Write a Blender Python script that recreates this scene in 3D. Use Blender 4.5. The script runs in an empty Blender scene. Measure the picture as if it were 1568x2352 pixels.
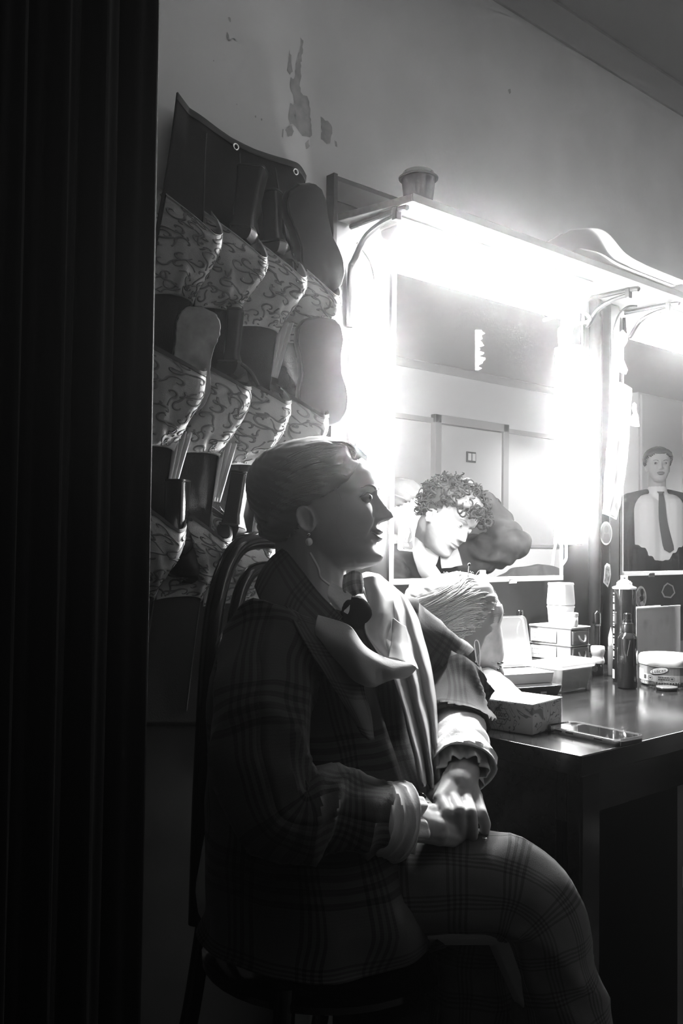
import bpy, bmesh, math, random
from mathutils import Vector, Matrix, noise, Euler
V = Vector
PI = math.pi
random.seed(7)
scene = bpy.context.scene
COL = scene.collection

# ---------------------------------------------------------------- camera frame
FPX = 2130.0
CAM = V((0.0, 0.0, 1.08))
_a, _p, _r = math.radians(48.7), math.radians(1.96), math.radians(0.7)
_F = V((math.cos(_p)*math.cos(_a), math.cos(_p)*math.sin(_a), math.sin(_p)))
_R0 = V((math.sin(_a), -math.cos(_a), 0.0))
_U0 = _R0.cross(_F)
_R = _R0*math.cos(_r) + _U0*math.sin(_r)
_U = _U0*math.cos(_r) - _R0*math.sin(_r)
WALL_Y = 1.52          # face of the mirror wall

def ray(px, py):
    return _F + _R*((px-784.0)/FPX) - _U*((py-1176.0)/FPX)
def at(px, py, d):      # point at depth d
    return CAM + ray(px, py)*d
def on_y(px, py, y):
    r = ray(px, py); return CAM + r*((y-CAM.y)/r.y)
def on_z(px, py, z):
    r = ray(px, py); return CAM + r*((z-CAM.z)/r.z)
def on_x(px, py, x):
    r = ray(px, py); return CAM + r*((x-CAM.x)/r.x)

# ---------------------------------------------------------------- mesh building
class MB:
    def __init__(s):
        s.v=[]; s.f=[]; s.m=[]; s.uv=[]; s.cur=0; s.has_uv=False
    def add(s, verts, faces, uvs=None, m=None):
        b=len(s.v); s.v += [tuple(x) for x in verts]
        if uvs is not None:
            s.has_uv=True; s.uv += [tuple(u) for u in uvs]
        else:
            s.uv += [(0,0)]*len(verts)
        mm = s.cur if m is None else m
        for f in faces:
            s.f.append(tuple(i+b for i in f)); s.m.append(mm)
        return b
    def box(s, lo, hi, m=None):
        x0,y0,z0=lo; x1,y1,z1=hi
        s.add([(x0,y0,z0),(x1,y0,z0),(x1,y1,z0),(x0,y1,z0),(x0,y0,z1),(x1,y0,z1),(x1,y1,z1),(x0,y1,z1)],
              [(0,3,2,1),(4,5,6,7),(0,1,5,4),(1,2,6,5),(2,3,7,6),(3,0,4,7)], m=m); return s
    def loft(s, rings, closed=True, cap=True, m=None, uv=False, flip=False):
        n=len(rings[0]); vs=[p for r in rings for p in r]; fs=[]
        for i in range(len(rings)-1):
            for j in range(n if closed else n-1):
                k=(j+1)%n
                q=(i*n+j,i*n+k,(i+1)*n+k,(i+1)*n+j)
                fs.append(q[::-1] if flip else q)
        if cap and closed:
            a=tuple(range(n)); b=tuple((len(rings)-1)*n+j for j in range(n))
            fs.append(a if flip else a[::-1]); fs.append(b[::-1] if flip else b)
        uvs=None
        if uv:
            uvs=[(j/(n-1 if not closed else n), i/(len(rings)-1)) for i in range(len(rings)) for j in range(n)]
        s.add(vs,fs,uvs,m); return s
    def tube(s, pts, r, n=10, m=None, cap=True, squash=None):
        pts=[V(p) for p in pts]
        rr = r if isinstance(r,(list,tuple)) else [r]*len(pts)
        t0=(pts[1]-pts[0]).normalized()
        up = V((0,0,1)) if abs(t0.z)<.9 else V((1,0,0))
        nrm = t0.cross(up).normalized(); rings=[]
        for i,p in enumerate(pts):
            t = (pts[min(i+1,len(pts)-1)]-pts[max(i-1,0)])
            if t.length<1e-9: t=t0
            t.normalize(); nrm = (nrm - t*nrm.dot(t))
            if nrm.length<1e-6: nrm=t.orthogonal()
            nrm.normalize(); b=t.cross(nrm)
            sq = squash or 1.0
            rings.append([p+nrm*(math.cos(2*PI*k/n)*rr[i])+b*(math.sin(2*PI*k/n)*rr[i]*sq) for k in range(n)])
        s.loft(rings,cap=cap,m=m,flip=False); return s
    def lathe(s, prof, base=(0,0,0), n=40, m=None, axis=None, cap=True):
        # prof: [(r,z)] about z (or the given axis matrix)
        M = axis or Matrix.Identity(3); o=V(base)
        rings=[[o+M@V((max(r,1e-5)*math.cos(2*PI*k/n), max(r,1e-5)*math.sin(2*PI*k/n), z)) for k in range(n)] for r,z in prof]
        s.loft(rings,cap=cap,m=m); return s
    def prism(s, outline, fn, t0, t1, m=None):
        # outline 2D list; fn(a,b,t)->3D
        n=len(outline)
        s.loft([[fn(a,b,t0) for a,b in outline],[fn(a,b,t1) for a,b in outline]], m=m); return s
    def grid(s, fn, nu, nv, m=None, uvf=None, flip=False):
        vs=[]; us=[]
        for j in range(nv+1):
            for i in range(nu+1):
                u,v=i/nu,j/nv; vs.append(fn(u,v)); us.append(uvf(u,v) if uvf else (u,v))
        fs=[]
        for j in range(nv):
            for i in range(nu):
                a=j*(nu+1)+i; q=(a,a+1,a+nu+2,a+nu+1); fs.append(q[::-1] if flip else q)
        s.add(vs,fs,us,m); return s
    def ellipsoid(s, c, rx, ry, rz, M=None, nu=24, nv=14, m=None):
        M=M or Matrix.Identity(3); c=V(c); rings=[]
        for j in range(nv+1):
            a=-PI/2+PI*j/nv; cr=max(math.cos(a),1e-4)
            rings.append([c+M@V((rx*cr*math.cos(2*PI*k/nu),ry*cr*math.sin(2*PI*k/nu),rz*math.sin(a))) for k in range(nu)])
        s.loft(rings,m=m); return s
    def capsule(s, p0, r0, p1, r1, n=14):
        p0,p1=V(p0),V(p1); d=p1-p0; L=d.length
        t=d.normalized() if L>1e-6 else V((0,0,1)); a=t.orthogonal().normalized(); b=t.cross(a); rings=[]
        for k in range(5):
            an=-PI/2+PI/2*k/5+1e-3; rings.append((p0+t*(r0*math.sin(an)), r0*math.cos(an)))
        for k in range(5):
            w=k/4; rings.append((p0.lerp(p1,w), r0+(r1-r0)*w))
        for k in range(1,6):
            an=PI/2*k/5-1e-3; rings.append((p1+t*(r1*math.sin(an)), max(r1*math.cos(an),1e-4)))
        s.loft([[c+a*(math.cos(2*PI*j/n)*r)+b*(math.sin(2*PI*j/n)*r) for j in range(n)] for c,r in rings]); return s
    def chain(s, pts, n=14):
        for (p,r),(q,r2) in zip(pts,pts[1:]): s.capsule(p,r,q,r2,n)
        return s
    def mesh(s, name):
        me=bpy.data.meshes.new(name); me.from_pydata(s.v,[],s.f)
        for p,mi in zip(me.polygons,s.m): p.material_index=mi
        if s.has_uv:
            l=me.uv_layers.new(name='UVMap')
            for lp in me.loops: l.data[lp.index].uv=s.uv[lp.vertex_index]
        me.update(); return me

def obj(name, mb, mats, parent=None, smooth=True, bevel=0, bseg=2, solid=0, solid_off=0, sub=0, fixn=True, angle=None, local=False):
    me = mb.mesh(name) if isinstance(mb,MB) else mb
    if not isinstance(mats,(list,tuple)): mats=[mats]
    for m in mats: me.materials.append(m)
    if fixn and len(me.polygons)<60000:
        bm=bmesh.new(); bm.from_mesh(me); bmesh.ops.recalc_face_normals(bm,faces=bm.faces); bm.to_mesh(me); bm.free()
    o=bpy.data.objects.new(name,me); COL.objects.link(o)
    if parent is not None:
        o.parent=parent
        if not local:
            o.matrix_parent_inverse = wm(parent).inverted()
    if solid:
        md=o.modifiers.new('solid','SOLIDIFY'); md.thickness=solid; md.offset=solid_off
    if bevel:
        md=o.modifiers.new('bevel','BEVEL'); md.width=bevel; md.segments=bseg; md.limit_method='ANGLE'; md.angle_limit=math.radians(40)
    if sub:
        md=o.modifiers.new('sub','SUBSURF'); md.levels=sub; md.render_levels=sub
    if smooth:
        for p in me.polygons: p.use_smooth=True
        try: me.set_sharp_from_angle(angle=math.radians(angle if angle else 42))
        except Exception: pass
    return o
def wm(o):
    M=o.matrix_basis.copy()
    if o.parent is not None: M = wm(o.parent) @ o.matrix_parent_inverse @ M
    return M
def empty(name, loc, label, cat, group=None, rot=None):
    o=bpy.data.objects.new(name,None); COL.objects.link(o); o.location=loc
    if rot is not None: o.rotation_euler=rot
    o.empty_display_size=.05; return tag(o,label,cat,group)
def tag(o, label, cat, group=None):
    o['label']=label; o['category']=cat
    if group: o['group']=group
    return o
def struct(o): o['kind']='structure'; return o

def bake(o):
    dg=bpy.context.evaluated_depsgraph_get(); dg.update()
    me=bpy.data.meshes.new_from_object(o.evaluated_get(dg)); o.modifiers.clear(); o.data=me
    for p in me.polygons: p.use_smooth=True
    return o
def fused(name, mb, mats, voxel, smooth_it=4, parent=None):
    """one continuous skin over overlapping limbs"""
    me=mb.mesh(name) if isinstance(mb,MB) else mb
    o=bpy.data.objects.new(name,me); COL.objects.link(o)
    for m in (mats if isinstance(mats,(list,tuple)) else [mats]): me.materials.append(m)
    r=o.modifiers.new('r','REMESH'); r.mode='VOXEL'; r.voxel_size=voxel; r.adaptivity=0
    if smooth_it:
        sm=o.modifiers.new('s','SMOOTH'); sm.factor=.5; sm.iterations=smooth_it
    bake(o)
    if parent is not None:
        o.parent=parent; o.matrix_parent_inverse=wm(parent).inverted()
    return o

def wrinkle(o, fn):
    me=o.data; N=[v.normal.copy() for v in me.vertices]; P=[v.co.copy() for v in me.vertices]
    flat=[]
    for p,n in zip(P,N):
        q=p+n*fn(p,n); flat+= [q.x,q.y,q.z]
    me.vertices.foreach_set('co',flat); me.update()
def lerp(a,b,t): return a+(b-a)*t
def sstep(a,b,x):
    t=min(1,max(0,(x-a)/(b-a))); return t*t*(3-2*t)
def interp(tab, x):
    if x<=tab[0][0]: return tab[0][1]
    for (a,va),(b,vb) in zip(tab,tab[1:]):
        if x<=b:
            t=(x-a)/(b-a); t=t*t*(3-2*t)*.5+t*.5; return va+(vb-va)*t
    return tab[-1][1]
def cr(pts, t):
    """Catmull-Rom through pts, t in 0..1"""
    n=len(pts)-1; x=t*n; i=min(int(x),n-1); f=x-i
    p0=pts[max(i-1,0)]; p1=pts[i]; p2=pts[i+1]; p3=pts[min(i+2,n)]
    return (p1*2+(p2-p0)*f+(p0*2-p1*5+p2*4-p3)*(f*f)+(p1*3-p0-p2*3+p3)*(f*f*f))*.5
def smooth_path(pts, n):
    pts=[V(p) for p in pts]; return [cr(pts,i/n) for i in range(n+1)]
def patch(rows, nu=40, nv=40, wob=0.0, ws=30.0, seed=0.0):
    """cloth surface through rows of 3D points"""
    rows=[[V(p) for p in r] for r in rows]
    def fn(u,v):
        col=[cr(r,u) for r in rows]; p=cr(col,v)
        if wob:
            p = p + V((noise.noise(p*ws+V((seed,0,0))),noise.noise(p*ws+V((0,seed+5,0))),noise.noise(p*ws+V((0,0,seed+9)))))*wob
        return p
    return fn
def rot_to(z, x=None):
    """3x3 with columns X,Y,Z, Z along z"""
    z=V(z).normalized(); x=V(x) if x is not None else z.orthogonal()
    x=(x-z*x.dot(z)).normalized(); y=z.cross(x)
    return Matrix((x,y,z)).transposed()

# ---------------------------------------------------------------- materials
def mat(name, c, rough=.6, metal=0, spec=.5, trans=0, ior=1.45, emit=0, noise_amt=0, noise_scale=40, bump=0, bump_scale=200, coat=0, alpha=1, sheen=0, sss=0):
    m=bpy.data.materials.new(name); m.use_nodes=True; nt=m.node_tree; b=nt.nodes['Principled BSDF']
    col=(c,c,c,1) if not isinstance(c,tuple) else c
    b.inputs['Base Color'].default_value=col; b.inputs['Roughness'].default_value=rough; b.inputs['Metallic'].default_value=metal
    b.inputs['Specular IOR Level'].default_value=spec; b.inputs['Transmission Weight'].default_value=trans; b.inputs['IOR'].default_value=ior
    b.inputs['Coat Weight'].default_value=coat; b.inputs['Alpha'].default_value=alpha; b.inputs['Sheen Weight'].default_value=sheen
    if sss: b.inputs['Subsurface Weight'].default_value=sss; b.inputs['Subsurface Radius'].default_value=(.006,.006,.006)
    if emit:
        b.inputs['Emission Color'].default_value=(1,1,1,1); b.inputs['Emission Strength'].default_value=emit
    tc=nt.nodes.new('ShaderNodeTexCoord')
    if noise_amt:
        n=nt.nodes.new('ShaderNodeTexNoise'); n.inputs['Scale'].default_value=noise_scale; n.inputs['Detail'].default_value=5
        nt.links.new(tc.outputs['Object'],n.inputs['Vector'])
        r=nt.nodes.new('ShaderNodeMapRange'); r.inputs['From Min'].default_value=.3; r.inputs['From Max'].default_value=.7
        r.inputs['To Min'].default_value=max(col[0]*(1-noise_amt),0); r.inputs['To Max'].default_value=min(col[0]*(1+noise_amt),1)
        nt.links.new(n.outputs['Fac'],r.inputs['Value']); nt.links.new(r.outputs['Result'],b.inputs['Base Color'])
    if bump:
        n2=nt.nodes.new('ShaderNodeTexNoise'); n2.inputs['Scale'].default_value=bump_scale; n2.inputs['Detail'].default_value=4
        nt.links.new(tc.outputs['Object'],n2.inputs['Vector'])
        bp=nt.nodes.new('ShaderNodeBump'); bp.inputs['Strength'].default_value=bump; bp.inputs['Distance'].default_value=.002
        nt.links.new(n2.outputs['Fac'],bp.inputs['Height']); nt.links.new(bp.outputs['Normal'],b.inputs['Normal'])
    return m
def emission(name, s):
    m=bpy.data.materials.new(name); m.use_nodes=True; nt=m.node_tree; nt.nodes.clear()
    e=nt.nodes.new('ShaderNodeEmission'); e.inputs['Strength'].default_value=s
    o=nt.nodes.new('ShaderNodeOutputMaterial'); nt.links.new(e.outputs[0],o.inputs[0]); return m
def clear_mat(name, c=.95, rough=.05, fac=.25, dcol=.8):
    """thin clear plastic: mostly see-through with a gloss and a slight milkiness"""
    m=bpy.data.materials.new(name); m.use_nodes=True; nt=m.node_tree; nt.nodes.clear()
    t=nt.nodes.new('ShaderNodeBsdfTransparent'); t.inputs[0].default_value=(c,c,c,1)
    d=nt.nodes.new('ShaderNodeBsdfTranslucent'); d.inputs[0].default_value=(dcol,dcol,dcol,1)
    d2=nt.nodes.new('ShaderNodeBsdfDiffuse'); d2.inputs[0].default_value=(dcol,dcol,dcol,1)
    g=nt.nodes.new('ShaderNodeBsdfGlossy'); g.inputs['Roughness'].default_value=rough
    fr=nt.nodes.new('ShaderNodeFresnel'); fr.inputs[0].default_value=1.45
    m0=nt.nodes.new('ShaderNodeMixShader'); m0.inputs[0].default_value=.5
    nt.links.new(d.outputs[0],m0.inputs[1]); nt.links.new(d2.outputs[0],m0.inputs[2])
    m1=nt.nodes.new('ShaderNodeMixShader'); m1.inputs[0].default_value=fac
    nt.links.new(t.outputs[0],m1.inputs[1]); nt.links.new(m0.outputs[0],m1.inputs[2])
    m2=nt.nodes.new('ShaderNodeMixShader'); nt.links.new(fr.outputs[0],m2.inputs[0]); nt.links.new(m1.outputs[0],m2.inputs[1]); nt.links.new(g.outputs[0],m2.inputs[2])
    o=nt.nodes.new('ShaderNodeOutputMaterial'); nt.links.new(m2.outputs[0],o.inputs[0]); return m
def plaid_mat(name, base, dark, light, scale, rough=.85, fine=True):
    """glen check from UV: groups of fine dark lines both ways; 'scale' = repeats per UV unit"""
    m=bpy.data.materials.new(name); m.use_nodes=True; nt=m.node_tree; b=nt.nodes['Principled BSDF']; L=nt.links.new
    b.inputs['Roughness'].default_value=rough; b.inputs['Specular IOR Level'].default_value=.15; b.inputs['Sheen Weight'].default_value=.08
    uv=nt.nodes.new('ShaderNodeUVMap'); sp=nt.nodes.new('ShaderNodeSeparateXYZ'); L(uv.outputs[0],sp.inputs[0])
    def M(op,a,bv=None,c=None):
        n=nt.nodes.new('ShaderNodeMath'); n.operation=op
        for i,x in enumerate((a,bv,c)):
            if x is None: continue
            if isinstance(x,(int,float)): n.inputs[i].default_value=x
            else: L(x,n.inputs[i])
        return n.outputs[0]
    def lines(x):
        f=M('FRACT',M('MULTIPLY',x,scale))
        band=M('LESS_THAN',f,.42)                       # the striped third of each repeat
        st=M('LESS_THAN',M('FRACT',M('MULTIPLY',f,4/.42)),.5)
        return M('MULTIPLY',band,st)
    a=lines(sp.outputs[0]); c=lines(sp.outputs[1])
    s=M('MINIMUM',M('ADD',M('MULTIPLY',a,.6),M('MULTIPLY',c,.6)),1.0)
    if fine:
        w=M('MULTIPLY',M('SINE',M('MULTIPLY',sp.outputs[1],scale*220.)),.08); s=M('ADD',s,w)
    r=nt.nodes.new('ShaderNodeMix'); r.data_type='RGBA'; r.inputs[6].default_value=(base,)*3+(1,); r.inputs[7].default_value=(dark,)*3+(1,)
    L(s,r.inputs[0]); L(r.outputs[2],b.inputs['Base Color'])
    tc=nt.nodes.new('ShaderNodeTexCoord'); n2=nt.nodes.new('ShaderNodeTexNoise'); n2.inputs['Scale'].default_value=700; L(tc.outputs['Object'],n2.inputs['Vector'])
    bp=nt.nodes.new('ShaderNodeBump'); bp.inputs['Strength'].default_value=.25; bp.inputs['Distance'].default_value=.001
    L(n2.outputs['Fac'],bp.inputs['Height']); L(bp.outputs['Normal'],b.inputs['Normal'])
    return m
def text_mesh(body, size, fn, name='text', ext=.0):
    """lettering as a mesh, laid on a surface through fn(x,y)->point"""
    cu=bpy.data.curves.new(name,'FONT'); cu.body=body; cu.size=size; cu.align_x='CENTER'; cu.align_y='CENTER'; cu.resolution_u=3
    o=bpy.data.objects.new(name,cu); COL.objects.link(o); dg=bpy.context.evaluated_depsgraph_get(); dg.update()
    me=bpy.data.meshes.new_from_object(o.evaluated_get(dg)); bpy.data.objects.remove(o); bpy.data.curves.remove(cu)
    return [fn(v.co.x,v.co.y) for v in me.vertices],[tuple(p.vertices) for p in me.polygons]
# ---------------------------------------------------------------- surfaces
M_wall = mat('wall_paint',.74,.9,spec=.2,noise_amt=.06,noise_scale=6,bump=.15,bump_scale=60)
M_patch= mat('bare_plaster',.42,.95,spec=.1,noise_amt=.15,noise_scale=50)
M_ceil = mat('ceiling_paint',.5,.9,spec=.2)
M_floor= mat('dark_floor',.035,.6,noise_amt=.3,noise_scale=8)
M_farwall=mat('pale_paint',.8,.8,spec=.2)
M_seam = mat('seam_grey',.5,.8)
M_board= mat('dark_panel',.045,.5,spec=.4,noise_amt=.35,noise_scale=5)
M_boardface=mat('shelf_upstand_grey',.10,.5,noise_amt=.3,noise_scale=9)
M_black= mat('black_plastic',.012,.35)
M_blackmat=mat('black_cloth',.012,.95,spec=.1,sheen=.02)
M_chrome=mat('polished_metal',.8,.15,metal=1)
M_dkmetal=mat('dark_metal',.05,.35,metal=.6)
M_white= mat('white_plastic',.85,.4)
M_paper= mat('white_paper',.85,.9,spec=.1)
M_tubeglow=emission('lamp_glow',85); M_stripglow=emission('strip_glow',115)
M_addedglow=emission('added_ceiling_glow',24)
M_mirror=mat('mirror_silver',.92,.0,metal=1)
M_glassedge=mat('mirror_edge_glass',.75,.15,spec=.6,coat=.5)
def wood_mat(name, c0, c1, rough, sx=2, sy=30):
    m=bpy.data.materials.new(name); m.use_nodes=True; nt=m.node_tree; b=nt.nodes['Principled BSDF']; L=nt.links.new
    tc=nt.nodes.new('ShaderNodeTexCoord'); mp=nt.nodes.new('ShaderNodeMapping'); mp.inputs['Scale'].default_value=(sx,sy,sy); L(tc.outputs['Object'],mp.inputs[0])
    n=nt.nodes.new('ShaderNodeTexNoise'); n.inputs['Scale'].default_value=2; n.inputs['Detail'].default_value=8; n.inputs['Distortion'].default_value=.6; L(mp.outputs[0],n.inputs['Vector'])
    r=nt.nodes.new('ShaderNodeValToRGB'); r.color_ramp.elements[0].position=.3; r.color_ramp.elements[1].position=.72
    r.color_ramp.elements[0].color=(c0,)*3+(1,); r.color_ramp.elements[1].color=(c1,)*3+(1,)
    L(n.outputs['Fac'],r.inputs[0]); L(r.outputs[0],b.inputs['Base Color'])
    r2=nt.nodes.new('ShaderNodeMapRange'); r2.inputs['To Min'].default_value=rough-.02; r2.inputs['To Max'].default_value=rough+.03; L(n.outputs['Fac'],r2.inputs[0]); L(r2.outputs[0],b.inputs['Roughness'])
    bp=nt.nodes.new('ShaderNodeBump'); bp.inputs['Strength'].default_value=.04; bp.inputs['Distance'].default_value=.0005; L(n.outputs['Fac'],bp.inputs['Height']); L(bp.outputs[0],b.inputs['Normal'])
    return m
M_wood = wood_mat('dark_table_wood',.005,.013,.14); M_wood.node_tree.nodes['Principled BSDF'].inputs['Specular IOR Level'].default_value=.22
M_shelfwood=wood_mat('shelf_wood',.05,.10,.5)

MY = 1.485             # silvered face of the mirrors
X0,X1,Y0,H = -1.47, 9.6, -2.2, 2.55
def mirrored(p): return V((p.x, 2*MY-p.y, p.z))

# ---------------------------------------------------------------- shell
w=MB(); w.box((X0,WALL_Y,0),(X1,WALL_Y+.1,H))
# flaked paint: ragged bare patches, part of the wall face
def flake(px_pts, jag=.004, seed=0):
    P=[on_y(x,y,WALL_Y) for x,y in px_pts]; out=[]
    rnd=random.Random(seed)
    for a,b in zip(P,P[1:]+P[:1]):
        n=max(2,int((b-a).length/.006))
        for i in range(n):
            q=a.lerp(b,i/n); out.append(V((q.x+rnd.uniform(-jag,jag)*.6, WALL_Y-.0006, q.z+rnd.uniform(-jag,jag))))
    n=len(out); w.add(out,[tuple(range(n))],m=1)
flake([(690,88),(696,92),(694,120),(690,150),(692,175),(688,195),(690,215),(704,222),(709,235),(712,260),(716,310),(706,316),(688,308),(678,290),(666,285),(660,268),(664,250),(668,240),(676,238),(672,215),(664,195),(668,180),(676,178),(680,150),(684,130),(690,110)],.003,1)
flake([(664,115),(668,128),(668,145),(672,165),(664,172),(659,160),(662,140)],.002,2)
flake([(736,268),(746,275),(760,285),(762,305),(756,330),(744,326),(736,322),(738,300)],.003,3)
flake([(655,296),(668,290),(674,300),(670,316),(660,312)],.003,4)
flake([(700,330),(708,322),(710,336),(702,342)],.002,5)
flake([(767,322),(773,326),(774,340),(769,336)],.002,6)
flake([(648,296),(651,296),(650,318),(647,314)],.001,7)
flake([(521,75),(526,80),(524,95),(519,85)],.002,8)
flake([(523,40),(530,42),(528,52)],.002,9)
for (x,y,s) in ((1169,210,6),(600,275,3),(586,268,3),(490,140,2),(543,240,2)):
    flake([(x-s*.6,y-s*.6),(x+s*.4,y-s),(x+s*.6,y+s*.5),(x,y+s)],.0005,int(x))
o=struct(obj('wall_mirror_side',w,[M_wall,M_patch],smooth=False,fixn=False))
struct(obj('floor',MB().box((X0,Y0,-.05),(X1,WALL_Y+.1,-.0008)),M_floor,smooth=False))
struct(obj('ceiling',MB().box((X0,Y0,H),(X1,WALL_Y+.1,H+.05)),M_ceil,smooth=False))
struct(obj('wall_far',MB().box((3.2,Y0-.1,0),(X1,Y0,H)),M_farwall,smooth=False))
struct(obj('wall_behind',MB().box((X0,Y0-.1,0),(3.1995,Y0,H)),M_blackmat,smooth=False))  # unseen stretch of wall, coloured black to cut bounce light on the sitter
struct(obj('wall_left',MB().box((X0-.1,Y0-.1,0),(X0,WALL_Y+.1,H)),M_blackmat,smooth=False))
struct(obj('wall_right',MB().box((X1,Y0-.1,0),(X1+.1,WALL_Y+.1,H)),M_farwall,smooth=False))
struct(obj('added_dark_dado',MB().box((X0,WALL_Y-.012,0),(1.2,WALL_Y-.0005,.78)),M_board,smooth=False,bevel=.002))  # dark dado added so the lamp-lit lower wall stays black
def cornice(name,y,s):
    pr=[(0,0),(.05,0),(.05,-.008),(.04,-.014),(.022,-.030),(.012,-.046),(.008,-.06),(0,-.06)]
    m=MB(); m.loft([[V((x,y+s*a,H+b-.0005)) for a,b in pr] for x in (X0,X1)])
    struct(obj(name,m,M_ceil))
cornice('trim_1',WALL_Y-.0005,-1); cornice('trim_2',Y0+.0005,1)
# far doors and wall frames that the mirror shows
DXA=on_y(1003,1000,2*MY-Y0).x; DXB=DXA+.79
d=MB(); d.box((DXA+.005,Y0+.002,.01),(DXB-.005,Y0+.04,2.06))
struct(obj('door_1',d,M_farwall,smooth=False,bevel=.003))
fr=MB(); fr.box((DXA-.075,Y0+.001,.01),(DXA-.0005,Y0+.055,2.14)); fr.box((DXB+.0005,Y0+.001,.01),(DXB+.075,Y0+.055,2.14)); fr.box((DXA-.075,Y0+.001,2.07),(DXB+.075,Y0+.055,2.14))
struct(obj('trim_3',fr,M_seam,smooth=False,bevel=.004))
pn=MB(); pn.box((3.2,Y0+.001,2.07),(DXA-.0755,Y0+.03,2.11)); pn.box((DXB+.0755,Y0+.001,2.07),(9.0,Y0+.03,2.11)); pn.box((3.2,Y0+.001,.0),(3.26,Y0+.03,2.07))
struct(obj('trim_4',pn,M_seam,smooth=False))
# light switch plate on the far door side
s0=mirrored(on_y(1081,1050,2*MY-(Y0+.045)))
e=empty('light_switch',s0,'dark framed double switch plate on the pale far wall, seen in the mirror','switch')
q=MB(); q.box((s0.x-.06,Y0+.0412,s0.z-.045),(s0.x+.06,Y0+.052,s0.z+.045)); obj('plate',q,mat('switch_grey',.12,.5),e,bevel=.004)
for k in (-1,1):
    q=MB(); q.box((s0.x+k*.026-.02,Y0+.053,s0.z-.03),(s0.x+k*.026+.02,Y0+.058,s0.z+.03)); obj('rocker',q,M_white,e,bevel=.003)
# unseen ceiling lamps added to light the far part of the room
for (cx,cy),lab in (((3.7,-1.4),'added unseen deep-shaded ceiling lamp nearest the mirror wall end of the far room'),((6.7,-1.5),'added unseen deep-shaded ceiling lamp over the pale door'),((7.5,-.05),'added unseen deep-shaded ceiling lamp in front of the tall pale cupboard')):
    e=empty('added_ceiling_lamp',(cx,cy,H),lab,'lamp'); q=.17; dp=.19
    obj('housing',MB().box((cx-q,cy-q,H-.05),(cx+q,cy+q,H-.001)),M_white,e,bevel=.006)
    obj('diffuser',MB().box((cx-.15,cy-.15,H-.058),(cx+.15,cy+.15,H-.0502)),M_addedglow,e)
    m=MB(); R=[[V((cx+a*s,cy+b*s,z)) for a,b in ((-1,-1),(1,-1),(1,1),(-1,1))] for s,z in ((q,H-.0505),(q,H-dp-.05),(q-.008,H-dp-.05),(q-.008,H-.0505))]
    m.loft(R+[R[0]],cap=False); obj('shade',m,M_black,e,smooth=False)  # deep shade shaped to keep the added light off the seated person

# ---------------------------------------------------------------- back board, mirrors, shelf
BX=on_y(771,500,1.5).x
bt=on_y(772,402,1.5).z
bo=empty('mirror_board',(BX,1.51,.75),'tall dark panel behind the mirrors, rising above the shelf','panel')
m=MB(); m.box((BX,1.5,.787),(4.2,1.5195,bt)); obj('panel',m,M_board,bo,bevel=.002)
m=MB(); m.box((BX-.012,1.494,.787),(BX-.0005,1.5195,bt+.001)); obj('edge_strip',m,M_black,bo,bevel=.001)
m=MB(); m.box((BX+.0,1.4985,1.82),(2.4,1.4997,bt-.012)); obj('upstand_face',m,M_boardface,bo)

ZS=1.776; YS=1.308
XS=on_y(945,463,YS).x
sh=empty('wall_shelf',(XS,YS,ZS),'long wooden shelf over the mirrors with a lamp strip beneath','shelf')
xb=on_y(775,505,1.498).x
m=MB(); T_SH=.016
xe=4.0
out=[(xb,1.4979),(XS,YS),(xe,YS),(xe,1.4979)]
m.prism(out,lambda a,b,t:V((a,b,ZS+t)),0,T_SH); obj('board',m,M_shelfwood,sh,bevel=.0015)
m=MB(); m.box((XS,YS-.004,ZS-.0005),(xe,YS-.0002,ZS+T_SH+.001)); obj('front_lipping',m,mat('lipping_grey',.16,.5),sh,bevel=.001)

def bracket(px0, label, dx=0):
    # bent black iron bracket: wall leg, curved brace, arm under the shelf
    p=on_y(px0[0],px0[1],1.49)
    x=p.x; zt=ZS-.006
    e=empty('shelf_bracket',(x,1.49,zt),label,'bracket')
    arm=[V((x,1.492,zt)),V((x,1.43,zt)),V((x,1.37,zt)),V((x,YS+.022,zt-.001)),V((x,YS+.012,zt-.004))]
    m=MB().tube(smooth_path(arm,16),.006,8); obj('arm',m,M_black,e)
    z0=on_y(px0[0],px0[1],1.49).z
    br=[V((x,1.494,z0-.12)),V((x,1.492,z0)),V((x,1.48,zt-.075)),V((x,1.445,zt-.035)),V((x,1.4,zt-.018)),V((x,YS+.042,zt-.012))]
    m=MB().tube(smooth_path(br,30),.0058,8,squash=1.4); obj('brace',m,M_black,e)
    m=MB().box((x-.008,YS+.036,zt-.022),(x+.008,YS+.050,zt+.0045)); obj('clamp',m,M_black,e,bevel=.002)
    return e
bracket((806,625),'curved black iron bracket under the shelf end next to the hanging pockets')
bracket((1341,720),'slim metal shelf bracket between the two mirrors, on the dark pipe side')
bracket((1436,730),'slim metal shelf bracket just before the second mirror')

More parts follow.
